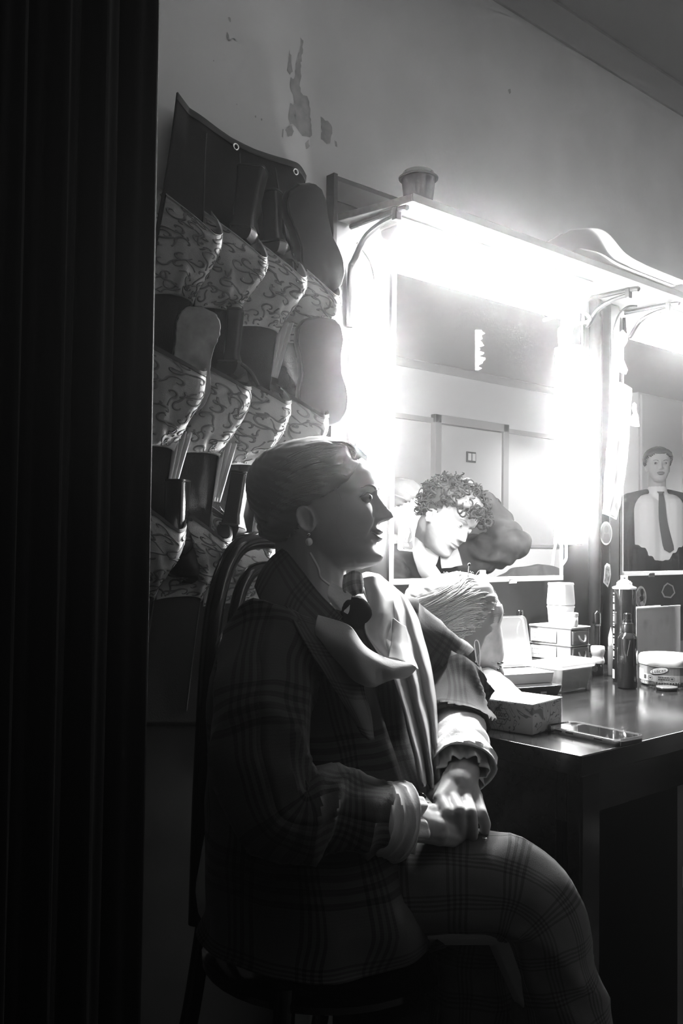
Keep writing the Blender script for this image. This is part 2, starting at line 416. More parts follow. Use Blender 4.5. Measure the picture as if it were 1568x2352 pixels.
def mirror(x0,x1,z0,z1,label,corner_clip):
    e=empty('wall_mirror',(x0,1.49,z0),label,'mirror')
    m=MB(); m.box((x0+.004,MY,z0+.012),(x1-.004,MY+.004,z1)); obj('mirror_glass',m,M_mirror,e,smooth=False)
    m=MB(); m.box((x0,MY+.0042,z0),(x1,1.4995,z1)); obj('backing',m,M_black,e)
    m=MB(); m.box((x0,MY-.007,z0-.002),(x1,MY+.004,z0+.0115)); obj('bottom_ledge',m,M_glassedge,e,bevel=.0015)
    m=MB(); m.box((x0-.003,MY-.004,z0-.002),(x0+.0038,MY+.004,z1)); obj('side_strip',m,M_glassedge,e,bevel=.001)
    if x1<3: m=MB(); m.box((x1-.0038,MY-.004,z0-.002),(x1+.003,MY+.004,z1)); obj('side_strip',m,M_glassedge,e,bevel=.001)
    for cx in corner_clip:
        m=MB(); m.box((cx-.016,MY-.010,z0-.006),(cx+.016,MY-.0075,z0+.006)); obj('clip',m,M_chrome,e,bevel=.001)
    return e
mz=on_y(1090,1337,MY-.007).z
mx0=on_y(898,1343,MY).x; mx1=on_y(1289,1332,MY).x
mtop=on_y(1300,738,MY).z
mirror(mx0,mx1,mz,mtop,'large wall mirror that shows the curly-haired person',[mx0+.10,mx0+.42])
nx0=on_y(1427,1322,MY).x; nz=on_y(1480,1321,MY-.007).z
mirror(nx0,3.4,nz,mtop,'second wall mirror that shows a standing person in a tie',[on_y(1490,1320,MY).x])
# dark pipe between the mirrors
px=on_y(1366,900,1.482).x
pp=MB().tube([(px,1.4825,.787),(px,1.4825,1.2),(px,1.4825,ZS-.0005)],.0165,20); o=obj('pipe',pp,mat('pipe_grey',.016,.8,spec=.1)); tag(o,'dark vertical pipe on the dark panel between the mirrors','pipe')
px2=on_y(1406,900,1.48).x
pp=MB().box((px2-.024,1.4715,.787),(px2+.024,1.4995,ZS-.0005)); o=obj('conduit',pp,M_board,bevel=.003); tag(o,'dark square upright on the panel beside the second mirror','conduit')

# ---------------------------------------------------------------- lamps
def tube_lamp(x,z0,z1,label,w=.026,y=1.47):
    e=empty('mirror_lamp',(x,y,z0),label,'lamp')
    m=MB(); m.box((x-w,1.47,z0-.02),(x+w,1.4835 if x<mx0 or x>mx1 else 1.4835,z1+.02)); obj('housing',m,M_white,e,bevel=.004)
    out=[(w*.9*math.cos(a),-w*.9*math.sin(a)) for a in [PI*k/14 for k in range(15)]]
    m=MB(); m.loft([[V((x+a,1.469+b,z)) for a,b in out] for z in (z0,z1)]); obj('diffuser',m,M_tubeglow,e)
    for z in (z0-.018,z1+.001):
        m=MB(); m.loft([[V((x+a*1.08,1.4692+b*1.08,zz)) for a,b in out] for zz in (z,z+.017)]); obj('end_cap',m,M_white,e,bevel=.002)
    return e
LX=on_y(853,900,1.46).x
tube_lamp(LX,on_y(853,1262,1.46).z,on_y(853,735,1.46).z,'bright tube lamp on the mirror edge beside the hanging pockets')
RX=on_y(1323,900,1.46).x
tube_lamp(RX,on_y(1310,1235,1.46).z,on_y(1310,806,1.46).z,'bright tube lamp on the mirror edge beside the dark pipe')
# strip lamp under the shelf
e=empty('strip_lamp',(XS+.05,1.4,ZS),'long bright strip lamp under the shelf over the large mirror','lamp')
xl0=XS+.035; xl1=on_y(1326,705,1.43).x
obj('housing',MB().box((xl0,1.38,ZS-.02),(xl1,1.44,ZS-.001)),M_white,e,bevel=.003)
out=[(.024*math.cos(PI+PI*k/12),.026*math.sin(PI+PI*k/12)) for k in range(13)]
m=MB(); m.loft([[V((x,1.41+a,ZS-.0205+b)) for a,b in out] for x in (xl0+.02,xl1-.02)]); obj('diffuser',m,M_stripglow,e)
for x in (xl0,xl1-.0195):
    m=MB(); m.loft([[V((xx,1.41+a*1.08,ZS-.0205+b*1.08)) for a,b in out] for xx in (x,x+.0193)]); obj('end_cap',m,M_white,e,bevel=.002)
e=empty('strip_lamp',(2.6,1.4,ZS),'bright strip lamp under the shelf over the second mirror','lamp')
xl0=on_y(1496,715,1.41).x; xl1=3.3
obj('housing',MB().box((xl0,1.38,ZS-.02),(xl1,1.44,ZS-.001)),M_white,e,bevel=.003)
m=MB(); m.loft([[V((x,1.41+a,ZS-.0205+b)) for a,b in out] for x in (xl0+.02,xl1-.02)]); obj('diffuser',m,M_stripglow,e)
m=MB(); m.loft([[V((xx,1.41+a*1.08,ZS-.0205+b*1.08)) for a,b in out] for xx in (xl0,xl0+.0193)]); obj('end_cap',m,M_white,e,bevel=.002)
# cables
def cable(pts,r,label,m=None,n=40,name='lamp_cable',cat='cable'):
    o=obj(name,MB().tube(smooth_path(pts,n),r,8),m or M_white); return tag(o,label,cat)
cable([on_y(1312,722,1.44),on_y(1335,716,1.455),on_y(1352,728,1.46),on_y(1350,738,1.46),on_y(1325,745,1.46),on_y(1312,757,1.465),on_y(1310,795,1.468)],.0045,'white looped cable from the shelf lamp to the tube lamp by the dark pipe')
cable([on_y(1293,1215,1.475),on_y(1299,1240,1.47),on_y(1300,1272,1.465),on_y(1299,1285,1.465),on_y(1290,1298,1.47)],.004,'white cable hanging from the tube lamp past the mirror corner')
cable([on_y(820,558,1.47),on_y(838,580,1.47),on_y(852,605,1.47),on_y(860,640,1.47),on_y(856,665,1.472),on_y(853,728,1.472)],.0035,'thin pale cable curving from the shelf bracket to the tube lamp',mat('cable_grey',.5,.5))
cable([on_y(1412,800,1.46),on_y(1410,760,1.46),on_y(1420,725,1.45),on_y(1440,705,1.43),on_y(1462,703,1.415)],.003,'thin dark cable running up to the second strip lamp',M_dkmetal)
# ---------------------------------------------------------------- dressing table
TZ=.75
TC=on_z(1335,1737,TZ)                  # front corner of the top
TX,TY=TC.x,TC.y
t=empty('dressing_table',(TX,TY,0),'dark wooden dressing table along the mirror wall','table')
TXE=3.6; TYB=1.498
m=MB(); m.box((TX,TY,TZ-.034),(TXE,TYB,TZ)); obj('tabletop',m,M_wood,t,bevel=.0022,bseg=3)
m=MB(); m.box((TX+.03,TY+.05,TZ-.12),(TXE-.03,TY+.068,TZ-.0345)); obj('apron',m,M_wood,t,bevel=.002)
m=MB(); m.box((TX+.03,TY+.0685,.0),(TX+.05,TYB-.02,TZ-.0345)); obj('side_panel',m,M_wood,t,bevel=.002)
m=MB(); m.box((TX+.03,TY+.02,.0),(TX+.085,TY+.0495,TZ-.0345)); obj('leg',m,M_wood,t,bevel=.004)
m=MB(); m.box((TXE-.085,TY+.02,.0),(TXE-.03,TY+.0495,TZ-.0345)); obj('leg',m,M_wood,t,bevel=.004)
m=MB(); m.box((TX+.0505,TYB-.06,.12),(TXE-.03,TYB-.042,TZ-.0345)); obj('back_panel',m,mat('table_back',.05,.6),t)
m=MB(); m.box((TX+.42,TY+.0687,.0),(TX+.44,TYB-.0605,TZ-.0345)); obj('divider',m,mat('table_inner',.07,.6),t)
Z=TZ+.0006
def T(px,py,z=TZ): return on_z(px,py,z)

# ---- tissue box
M_box=None
def box_print():
    m=bpy.data.materials.new('printed_card'); m.use_nodes=True; nt=m.node_tree; b=nt.nodes['Principled BSDF']; b.inputs['Roughness'].default_value=.55; L=nt.links.new
    tc=nt.nodes.new('ShaderNodeTexCoord')
    n=nt.nodes.new('ShaderNodeTexNoise'); n.inputs['Scale'].default_value=26; n.inputs['Detail'].default_value=1; n.inputs['Distortion'].default_value=1.5; L(tc.outputs['Object'],n.inputs[0])
    # leaf blobs and thin outlines of flowers
    a=nt.nodes.new('ShaderNodeMath'); a.operation='GREATER_THAN'; a.inputs[1].default_value=.62; L(n.outputs['Fac'],a.inputs[0])
    f=nt.nodes.new('ShaderNodeMath'); f.operation='MULTIPLY'; f.inputs[1].default_value=7; L(n.outputs['Fac'],f.inputs[0])
    g=nt.nodes.new('ShaderNodeMath'); g.operation='FRACT'; L(f.outputs[0],g.inputs[0])
    h=nt.nodes.new('ShaderNodeMath'); h.operation='LESS_THAN'; h.inputs[1].default_value=.13; L(g.outputs[0],h.inputs[0])
    mx=nt.nodes.new('ShaderNodeMath'); mx.operation='MAXIMUM'; L(a.outputs[0],mx.inputs[0]); L(h.outputs[0],mx.inputs[1])
    r=nt.nodes.new('ShaderNodeMix'); r.data_type='RGBA'; r.inputs[6].default_value=(.42,.42,.42,1); r.inputs[7].default_value=(.13,.13,.13,1)
    L(mx.outputs[0],r.inputs[0]); L(r.outputs[2],b.inputs['Base Color']); return m
M_card=box_print(); M_ink=mat('dark_ink',.03,.7)
c=T(1222,1690); left=T(1112,1662); right=T(1289,1669)
ax=(right-c); ax.z=0; lx=ax.length; ux=ax.normalized(); uy=V((-ux.y,ux.x,0)); ly=max((left-c).dot(uy),.1)
ly=.15; hb=.052
def TB(a,b,z): return c+ux*a+uy*b+V((0,0,z+.0006))
e=empty('tissue_box',c+V((0,0,.0006)),'flower-printed tissue box at the table corner','tissue box')
m=MB(); m.loft([[TB(0,0,z),TB(lx,0,z),TB(lx,ly,z),TB(0,ly,z)] for z in (0,hb)],m=0)
obj('carton',m,[M_card],e,bevel=.0012)
m=MB(); m.loft([[TB(-.001,-.001,z),TB(lx+.001,-.001,z),TB(lx+.001,ly+.001,z),TB(-.001,ly+.001,z)] for z in (hb+.0002,hb+.0016)]); obj('top_panel',m,M_white,e,bevel=.0005)
# marks on the long side: round leaf badge and a 100% hexagon
m=MB()
def side(a,h): return c+uy*a-ux*.0012+V((0,0,h))
def ringline(ca,ch,r,wd,n=40,sides=None,phase=0):
    k=sides or n
    P=[(math.cos(2*PI*i/k+phase),math.sin(2*PI*i/k+phase)) for i in range(k)]
    vs=[side(ca-x*(r-wd),ch+y*(r-wd)) for x,y in P]+[side(ca-x*(r+wd),ch+y*(r+wd)) for x,y in P]
    m.add(vs,[(i,(i+1)%k,k+(i+1)%k,k+i) for i in range(k)])
ringline(.108,.028,.0165,.0005); ringline(.108,.028,.0095,.0004)
m.add([side(.108-x*.0075+.0,.028+y*.004) for x,y in [(math.cos(a*PI/6),math.sin(a*PI/6)*(.6+.4*math.cos(a*PI/6))) for a in range(12)]],[tuple(range(12))])
ringline(.062,.0265,.016,.0005,sides=6,phase=PI/6+PI/6)
vs,fs=text_mesh('100%',.0105,lambda x,y:side(.062-x,.0285+y),'t'); m.add(vs,fs)
for k in range(9): m.add([side(.070-k*.0019-dx,.0208+dz) for dx,dz in ((0,0),(.0012,0),(.0012,.0016),(0,.0016))],[(0,1,2,3)])
for k in range(16):
    a=PI*(.15+.7*k/15); P=[]
    for s in (1,-1):
        m.add([side(.108-math.cos(a+da)*rr,.028+s*math.sin(a+da)*rr) for da,rr in ((-.05,.0122),(.05,.0122),(.05,.0142),(-.05,.0142))],[(0,1,2,3)])
obj('printed_marks',m,M_ink,e,smooth=False,fixn=False)
# tissue pulled out of the slot, falling towards the palette
tt=[[at(1088,1580,1.80),at(1092,1545,1.82),at(1120,1533,1.84),at(1150,1545,1.86)],
    [at(1080,1600,1.74),at(1110,1568,1.76),at(1150,1560,1.80),at(1180,1572,1.83)],
    [at(1095,1622,1.70),at(1130,1600,1.72),at(1175,1590,1.76),at(1205,1598,1.79)],
    [at(1112,1630,1.68),at(1150,1622,1.70),at(1190,1615,1.73),at(1222,1613,1.745)]]
m=MB().grid(patch(tt,wob=.003,ws=40),30,30)
o=obj('tissue',m,mat('tissue_paper',.88,.9,spec=.1),bevel=0,solid=.0008); tag(o,'white tissue sheet pulled up out of the flower-printed box','tissue')

# ---- phone in a clear case
P=[T(1257,1672,TZ+.006),T(1296,1657,TZ+.006),T(1458,1689,TZ+.006),T(1425,1709,TZ+.006)]
pc=(P[0]+P[1]+P[2]+P[3])/4; d1=((P[3]-P[0])+(P[2]-P[1])).normalized(); d1.z=0; d1.normalize(); d2=V((-d1.y,d1.x,0))
L1=.152; L2=.074
def rrect(a,b,r,n=6):
    o=[]
    for cx,cy,s in ((a-r,b-r,0),(-a+r,b-r,1),(-a+r,-b+r,2),(a-r,-b+r,3)):
        for k in range(n+1): an=PI/2*s+PI/2*k/n; o.append((cx+r*math.cos(an),cy+r*math.sin(an)))
    return o
pc=pc+d1*.010-d2*.004
def PH(a,b,t): return V((pc.x,pc.y,Z+t))+d1*a+d2*b
e=empty('phone',V((pc.x,pc.y,Z)),'phone in a clear case lying near the table corner','phone')
m=MB(); m.prism(rrect(L1/2-.002,L2/2-.002,.011),PH,.0016,.0094); obj('body',m,mat('phone_body',.02,.2,coat=.5),e,bevel=.0012)
m=MB(); m.prism(rrect(L1/2-.005,L2/2-.005,.009),PH,.0095,.0100); obj('screen',m,mat('phone_glass',.015,.04,coat=1),e)
m=MB()
o1=rrect(L1/2+.0012,L2/2+.0012,.0135); o2=rrect(L1/2-.0016,L2/2-.0016,.011); n=len(o1)
rings=[[PH(a,b,z) for a,b in oo] for oo,z in ((o2,.0),(o1,.0),(o1,.0112),(o2,.0112),(o2,.0))]
m.loft(rings,cap=False); obj('clear_case',m,clear_mat('case_clear',.97,.03,.10,.9),e,angle=60)
M_btn=M_dkmetal
for a in (-.055,-.03,.03):
    m=MB(); m.prism([(a,-L2/2-.0022),(a+.016,-L2/2-.0022),(a+.016,-L2/2-.0013),(a,-L2/2-.0013)],PH,.0045,.0075); obj('side_button',m,M_btn,e)

# ---- black tray, white open powder box on it
tr=T(1300,1603); c0=T(1180,1612)
u=V((1,0,0)); vv=V((0,1,0))
A_=T(1200,1612); B_=T(1293,1605)
u=(B_-A_); u.z=0; u.normalize(); vv=V((-u.y,u.x,0)); nx,ny=B_.x,B_.y      # near right corner of the tray
def frame_box(name,loc,ux,uy,a0,a1,b0,b1,h,taper,wall,mt,parent,zb=0,floor=.002,r=.008,**kw):
    """open tray with drafted walls"""
    ca,cb=(a0+a1)/2,(b0+b1)/2; ha,hb_=(a1-a0)/2,(b1-b0)/2
    def pt(a,b,z): return loc+ux*(ca+a)+uy*(cb+b)+V((0,0,zb+z))
    R=[]
    for (ins,z) in ((taper,0),(0,h),(wall,h),(taper+wall,floor)):
        R.append([pt(a,b,z) for a,b in rrect(ha-ins,hb_-ins,r)])
    mm=MB(); mm.loft(R); return obj(name,mm,mt,parent,angle=35,**kw)
O=V((nx,ny,Z))
e=empty('makeup_palette',O,'shallow black tray palette under the open white powder box','makeup palette')
frame_box('tray',O,u,vv,-.20,0,0,.105,.026,.008,.004,M_black,e)
lid_in=[[O+u*a+vv*b+V((0,0,z)) for a,b in ((-.199,.001),(-.001,.001),(-.001,.104),(-.199,.104))] for z in (.0268,.029)]
m=MB(); m.loft(lid_in); obj('lid',m,mat('palette_lid',.02,.15,coat=.6),e,bevel=.001)
m=MB(); m.prism([(-.06,-.001),(-.045,-.001),(-.045,.0),(-.06,.0)],lambda a,b,t:O+u*a+vv*b+V((0,0,t)),.014,.018); obj('latch',m,mat('latch_grey',.4,.4),e)
WB=T(1275,1566,TZ+.0305); WB=V((WB.x,WB.y,Z+.0295))
e=empty('powder_box',WB,'open white powder box with its lid standing up','makeup box')
frame_box('base',WB,u,vv,-.165,0,0,.088,.022,.003,.004,M_white,e)
m=MB(); m.prism([(-.158,.008),(-.062,.008),(-.062,.080),(-.158,.080)],lambda a,b,t:WB+u*a+vv*b+V((0,0,t)),.010,.0135); obj('powder_pan',m,mat('powder_pale',.7,.9),e,bevel=.001)
m=MB(); m.prism([(-.052,.01),(-.012,.01),(-.012,.080),(-.052,.080)],lambda a,b,t:WB+u*a+vv*b+V((0,0,t)),.010,.0125); obj('powder_pan',m,mat('powder_grey',.5,.9),e,bevel=.001)
tilt=math.radians(14)
def LID(a,b,t): # a along -x, b up the lid, t outwards
    return WB-u*a+vv*.090+V((0,0,.023))+(vv*math.sin(tilt)+V((0,0,math.cos(tilt))))*b+(vv*-math.cos(tilt)+V((0,0,math.sin(tilt))))*t
out=[(a+.0825,b+.059) for a,b in rrect(.0825,.058,.012)]
m=MB(); m.loft([[LID(a,b,t) for a,b in [((x-.0825)*s+.0825,(y-.059)*s+.059) for x,y in out]] for s,t in ((1,.010),(1,0),(.97,-.003))],cap=False)
m.add([LID(a,b,-.003) for a,b in [((x-.0825)*.97+.0825,(y-.059)*.97+.059) for x,y in out]],[tuple(range(len(out)))])
obj('lid',m,clear_mat('frosted_lid',.9,.3,.72,.9),e,angle=35)
bp=WB-u*.075+vv*.03+V((0,0,.0162))
m=MB().tube([bp,bp+u*.02+vv*.006+V((0,0,.0012)),bp+u*.045+vv*.004+V((0,0,.001))],[.0022,.0014,.0008],8); o=obj('applicator',m,M_black); tag(o,'tiny black applicator lying in the open white powder box','applicator')

# ---- clear lidded food container
CB=T(1352,1581); O2=V((CB.x,CB.y,Z))
e=empty('food_container',O2,'clear lidded plastic container in front of the small drawers','container')
M_cl=clear_mat('clear_plastic',.93,.12,.30,.85); M_cl2=clear_mat('clear_plastic_thick',.9,.2,.55,.9)
def drafted(name,loc,a,b,z0,z1,out,wall,mt,par,r=.012):
    def pt(x,y,z): return loc+V((-x-a/2,y+b/2,z))
    R=[[pt(x,y,z0) for x,y in rrect(a/2,b/2,r)],[pt(x,y,z1) for x,y in rrect(a/2+out,b/2+out,r)],[pt(x,y,z1) for x,y in rrect(a/2+out-wall,b/2+out-wall,r)],[pt(x,y,z0+.002) for x,y in rrect(a/2-wall,b/2-wall,r)]]
    mm=MB(); mm.loft(R); return obj(name,mm,mt,par,angle=35)
drafted('tub',O2,.116,.085,0,.052,.010,.0012,M_cl,e)
def ptl(x,y,z): return O2+V((-x-.058,y+.0425,z))
m=MB(); m.loft([[ptl(x,y,z) for x,y in rrect(.058+q,.0425+q,.013)] for q,z in ((.013,.0525),(.0145,.058),(.0145,.061),(.010,.061),(.007,.0585))]); obj('lid',m,M_cl2,e,angle=35)
m=MB(); m.loft([[ptl(-.058-.012+dx,y,z) for dx,y,z in ((0,-.04,.0612),(-.005,-.04,.068),(-.007,-.04,.068),(-.003,-.04,.0612))],[ptl(-.058-.012+dx,y,z) for dx,y,z in ((0,.04,.0612),(-.005,.04,.068),(-.007,.04,.068),(-.003,.04,.0612))]]); obj('lid_tab',m,M_cl2,e)


# ---- mini drawer unit
k=T(1310,1578); O3=V((k.x,max(k.y,1.345),Z)); 
q=on_y(1310,1441,O3.y); O3.x=q.x; hD=q.z-Z; WD=.078; LD=min(.125,1.495-O3.y)
e=empty('drawer_unit',O3,'small milky three-drawer unit with paper tags beside the panel','drawer unit')
M_dr=clear_mat('milky_plastic',.75,.25,.55,.42); M_dr2=mat('milky_solid',.36,.4); M_tag=mat('tag_paper',.85,.9)
def D(a,b,z): return O3+V((a,b,z))
for a in (0,WD-.004):
    m=MB(); m.box(D(a,0,.002),D(a+.004,LD,hD-.0062)); obj('side_panel',m,M_dr2 if a==0 else M_dr,e)
m=MB(); m.box(D(-.003,-.004,hD-.006),D(WD+.003,LD,hD)); obj('top_cover',m,M_dr2,e,bevel=.002)
m=MB(); m.box(D(0,LD-.004,.002),D(WD,LD,hD-.0062)); obj('back_panel',m,M_dr,e)
st=(hD-.008)/3
for i in range(3):
    z0=.003+i*st
    if i: m=MB(); m.box(D(-.0035,-.003,z0-.0022),D(WD+.002,LD,z0)); obj('divider',m,M_dr2,e,bevel=.0006)
    m=MB(); m.box(D(.0045,-.0045,z0+.0012),D(WD-.0045,LD-.006,z0+st-.0045)); dr=obj('drawer',m,M_dr,e,bevel=.003)
    m=MB(); pts=[D(WD/2+.014*math.cos(a),-.0055-.006*math.sin(PI*j/12),z0+st*.62+.017*math.sin(a)) for j,a in enumerate([PI+PI*j/12 for j in range(13)])]
    m.tube(pts,.0026,8); h=obj('handle',m,mat('handle_grey',.13,.5),dr)
    m=MB(); b0=LD*.32; m.box(D(-.0045,b0,z0+st*.12),D(-.0036,b0+LD*.62,z0+st*.86)); tg=obj('paper_tag',m,M_tag,e)
    m=MB()
    for r in range(2):
        for j in range(9-2*r):
            y=b0+LD*.58-j*.0062; zz=z0+st*(.62-.3*r); sx=.003+.0015*((j*7+i*3+r)%3)
            m.add([V((O3.x-.0048,O3.y+y,O3.z+zz)),V((O3.x-.0048,O3.y+y-sx,O3.z+zz+.0006)),V((O3.x-.0048,O3.y+y-sx,O3.z+zz+.0014)),V((O3.x-.0048,O3.y+y,O3.z+zz+.0010))],[(0,1,2,3)])
    obj('handwriting',m,mat('pen_grey',.35,.8),tg,smooth=False,fixn=False)
ZT=Z+hD+.0006
# stacked square white tubs and a small round tub on the drawer unit
def rsq(cx,cy,a,b,r): return [(cx+x,cy+y) for x,y in rrect(a,b,r)]
pc2=on_y(1291,1437,O3.y+.065); cx,cy=pc2.x,O3.y+.070
def tub(label,z0,z1,a0,a1,name='plastic_tub',cx=cx,cy=cy,rim=True):
    e=empty(name,(cx,cy,z0),label,'tub')
    m=MB(); m.loft([[V((x,y,z)) for x,y in rsq(cx,cy,a,a,.010)] for a,z in ((a0,z0),(a0+.0006,z0+.004),(a1,z1-.006),(a1,z1-.001),(a1-.002,z1-.0008),(a1-.002,z1-.004))]); obj('body',m,M_white,e,angle=35)
    m=MB(); m.loft([[V((x,y,z)) for x,y in rsq(cx,cy,a,a,.010)] for a,z in ((a1+.0006,z1-.007),(a1+.0012,z1-.0045),(a1+.0006,z1-.0025))],cap=False); obj('rim',m,M_white,e)
z_mid=on_y(1291,1389,cy).z; z_top=on_y(1297,1337,cy).z
tub('lower white square tub standing on the drawer unit',ZT,z_mid,.024,.027)
tub('upper white square tub stacked on another on the drawer unit',z_mid+.0006,z_top,.0275,.0255)
sc=on_y(1307,1437,O3.y+.018); hS=on_y(1307,1407,O3.y+.02).z-ZT
e=empty('round_tub',(sc.x,O3.y+.016,ZT),'small round white tub on the drawer unit in front of the stacked tubs','tub')
m=MB().lathe([(0,0),(.0185,0),(.0195,.002),(.0195,hS-.008),(.0188,hS-.007)],(sc.x,O3.y+.016,ZT)); obj('body',m,M_white,e)
m=MB().lathe([(.0188,hS-.0068),(.0203,hS-.0068),(.0203,hS-.001),(.019,hS),(0,hS)],(sc.x,O3.y+.016,ZT)); obj('lid',m,M_white,e)
# ---- bottles
def px_r(w,p): return (p-CAM).dot(_F)*w/FPX/2
def stand(px,py,r):          # centre of a round base whose near rim shows at (px,py)
    p=T(px,py); d=V((p.x,p.y,0)).normalized(); return V((p.x,p.y,Z))+d*r
M_gb=mat('gloss_black',.010,.12,coat=.6); M_lab=mat('label_grey',.28,.6)
b=stand(1433,1569,.0265)
def zpx(py,b,px): 
    d=(b-CAM).dot(V((_F.x,_F.y,0)).normalized()); r=ray(px,py); s=V((b.x-CAM.x,b.y-CAM.y,0)).length/V((r.x,r.y,0)).length
    return CAM.z+r.z*s
zc=zpx(1350,b,1437); zn=zpx(1322,b,1437); R=.0275
e=empty('hairspray_can',b,'tall black spray can with a white top beside the black pump bottle','spray can')
m=MB().lathe([(0,0),(R-.002,0),(R-.0005,.002),(R-.0015,.004),(R,.006),(R,zc-Z-.006),(R-.0012,zc-Z-.001),(0,zc-Z-.001)],b); obj('can_body',m,M_gb,e)
h0=zc-Z
m=MB().lathe([(R+.0005,h0-.003),(R+.0016,h0-.001),(R+.0014,h0+.0014),(R-.003,h0+.003),(R-.0075,h0+.0045),(R-.009,h0+.008),(R-.009,h0+.0128),(0,h0+.0128)],b); obj('shoulder',m,M_white,e)
m=MB().lathe([(0,h0+.0132),(.0152,h0+.0132),(.0158,h0+.0145),(.0152,h0+.016),(.0115,h0+.0166),(.0112,h0+.019),(.0088,h0+.0194),(.0085,zn-Z-.001),(.0078,zn-Z),(0,zn-Z)],b); nz_=obj('nozzle',m,M_white,e)
sd=(V((-b.x,-b.y,0)).normalized()); sl=V((-sd.y,sd.x,0))
m=MB(); c_=b+sd*.0095+V((0,0,zn-Z-.006)); m.box(c_-V((.0016,.0016,.0016)),c_+V((.0016,.0016,.0016))); obj('spray_hole',m,M_black,nz_)
def wrap(b,R,a,z):   # point on a can; a = angle from the direction to the room
    return b+(sd*math.cos(a)+sl*math.sin(a))*R+V((0,0,z))
m=MB(); rnd=random.Random(3); z=h0-.012
sgn=-1 if wrap(b,R,.5,0).dot(_R)>wrap(b,R,-.5,0).dot(_R) else 1
while z>.055:
    hh=rnd.choice((.002,.003,.010,.013,.004)); 
    for k in range(4):
        a0=sgn*(.98+.07*k); a1=sgn*(.98+.07*(k+1))
        m.add([wrap(b,R+.0004,a,zz) for a,zz in ((a0,z-hh),(a1,z-hh),(a1,z),(a0,z))],[(0,1,2,3)])
    z-=hh+rnd.choice((.0015,.003,.005))
obj('label_print',m,M_lab,e,fixn=False)
m=MB()
for k in range(5):
    a0=sgn*(.95+.08*k); a1=sgn*(.95+.08*(k+1)); m.add([wrap(b,R+.0004,a,zz) for a,zz in ((a0,.008),(a1,.008),(a1,.030),(a0,.030))],[(0,1,2,3)],m=0)
for j in range(6):
    z0=.0105+j*.003
    for k in range(3):
        a0=sgn*(1.03+.08*k); a1=sgn*(1.03+.08*(k+1)); m.add([wrap(b,R+.0007,a,zz) for a,zz in ((a0,z0),(a1,z0),(a1,z0+.0014),(a0,z0+.0014))],[(0,1,2,3)],m=1)
obj('barcode_label',m,[M_white,M_black],e,fixn=False)

b=stand(1440,1584,.0225); z1=zpx(1463,b,1441)-Z; z2=zpx(1408,b,1441)-Z; R=.0225
e=empty('spray_bottle',b,'black glossy pump bottle in front of the tall spray can','bottle')
m=MB().lathe([(0,0),(R-.003,0),(R-.0008,.0015),(R,.005),(R,z1-.005),(R-.001,z1),(R-.005,z1+.0065),(R-.0105,z1+.011),(.0118,z1+.0115),(0,z1+.0115)],b); obj('bottle_body',m,M_gb,e)
m=MB().lathe([(.0122,z1+.0117),(.0128,z1+.012),(.0128,z1+.0285),(.012,z1+.030),(0,z1+.030)],b); obj('collar',m,M_black,e,angle=30)
m=MB().lathe([(.0132,z1+.0302),(.0132,z1+.0315),(.0100,z1+.034),(.0095,z1+.040),(.0085,z1+.0405),(.0085,z2-.002),(.0065,z2),(0,z2)],b); obj('pump_head',m,M_gb,e,angle=30)
m=MB(); m.add([wrap(b,R+.0003,a,z) for a,z in ((.25*-sgn,z1-.006),(.28*-sgn,z1-.006),(-.02*-sgn,z1-.042),(-.045*-sgn,z1-.042))],[(0,1,2,3)]); obj('scratch',m,M_lab,e,fixn=False)
# second dark spray bottle far back
b=on_y(1193,1440,1.455); b=V((b.x,1.455,Z)); zb=on_y(1193,1434,1.455).z-Z; zt=on_y(1193,1401,1.455).z-Z; R=.021
e=empty('spray_bottle',b,'dark spray bottle standing behind the open white powder box','bottle')
m=MB().lathe([(0,0),(R,0),(R,zb-.018),(R-.006,zb-.004),(.012,zb-.0035),(0,zb-.0035)],b); obj('bottle_body',m,M_gb,e)
m=MB().lathe([(.0135,zb-.0033),(.0135,zb-.001),(.0098,zb+.004),(.0092,zb+.016),(.0085,zb+.018),(.0085,zt-.002),(.007,zt),(0,zt)],b); obj('pump_head',m,M_gb,e,angle=30)
m=MB(); 
for j in range(8):
    a0=-.35+j*.09; hh=.014*(1-abs(j-3.5)/4.5); m.add([wrap(b,R+.0006,a,z) for a,z in ((a0,zb-.045),(a0+.09,zb-.045),(a0+.09,zb-.045+hh),(a0,zb-.045+hh))],[(0,1,2,3)])
obj('label',m,M_lab,e,fixn=False)
# dark bottle with a white knobbly cap
b=stand(1372,1553,.0145); zc0=zpx(1523,b,1377)-Z; zc1=zpx(1484,b,1377)-Z
e=empty('polish_bottle',b,'dark bottle with a wide wavy white cap','bottle')
m=MB().lathe([(0,0),(.0145,0),(.0152,.003),(.015,zc0-.004),(.013,zc0-.0003),(0,zc0-.0003)],b); obj('bottle_body',m,M_gb,e)
hc=zc1-zc0
m=MB().lathe([(0,zc0),(.0165,zc0),(.0172,zc0+hc*.12),(.0165,zc0+hc*.25),(.0142,zc0+hc*.38),(.0145,zc0+hc*.45),(.0168,zc0+hc*.58),(.0178,zc0+hc*.8),(.0172,zc0+hc*.96),(.0155,zc0+hc),(0,zc0+hc)],b); obj('cap',m,M_white,e,angle=70)
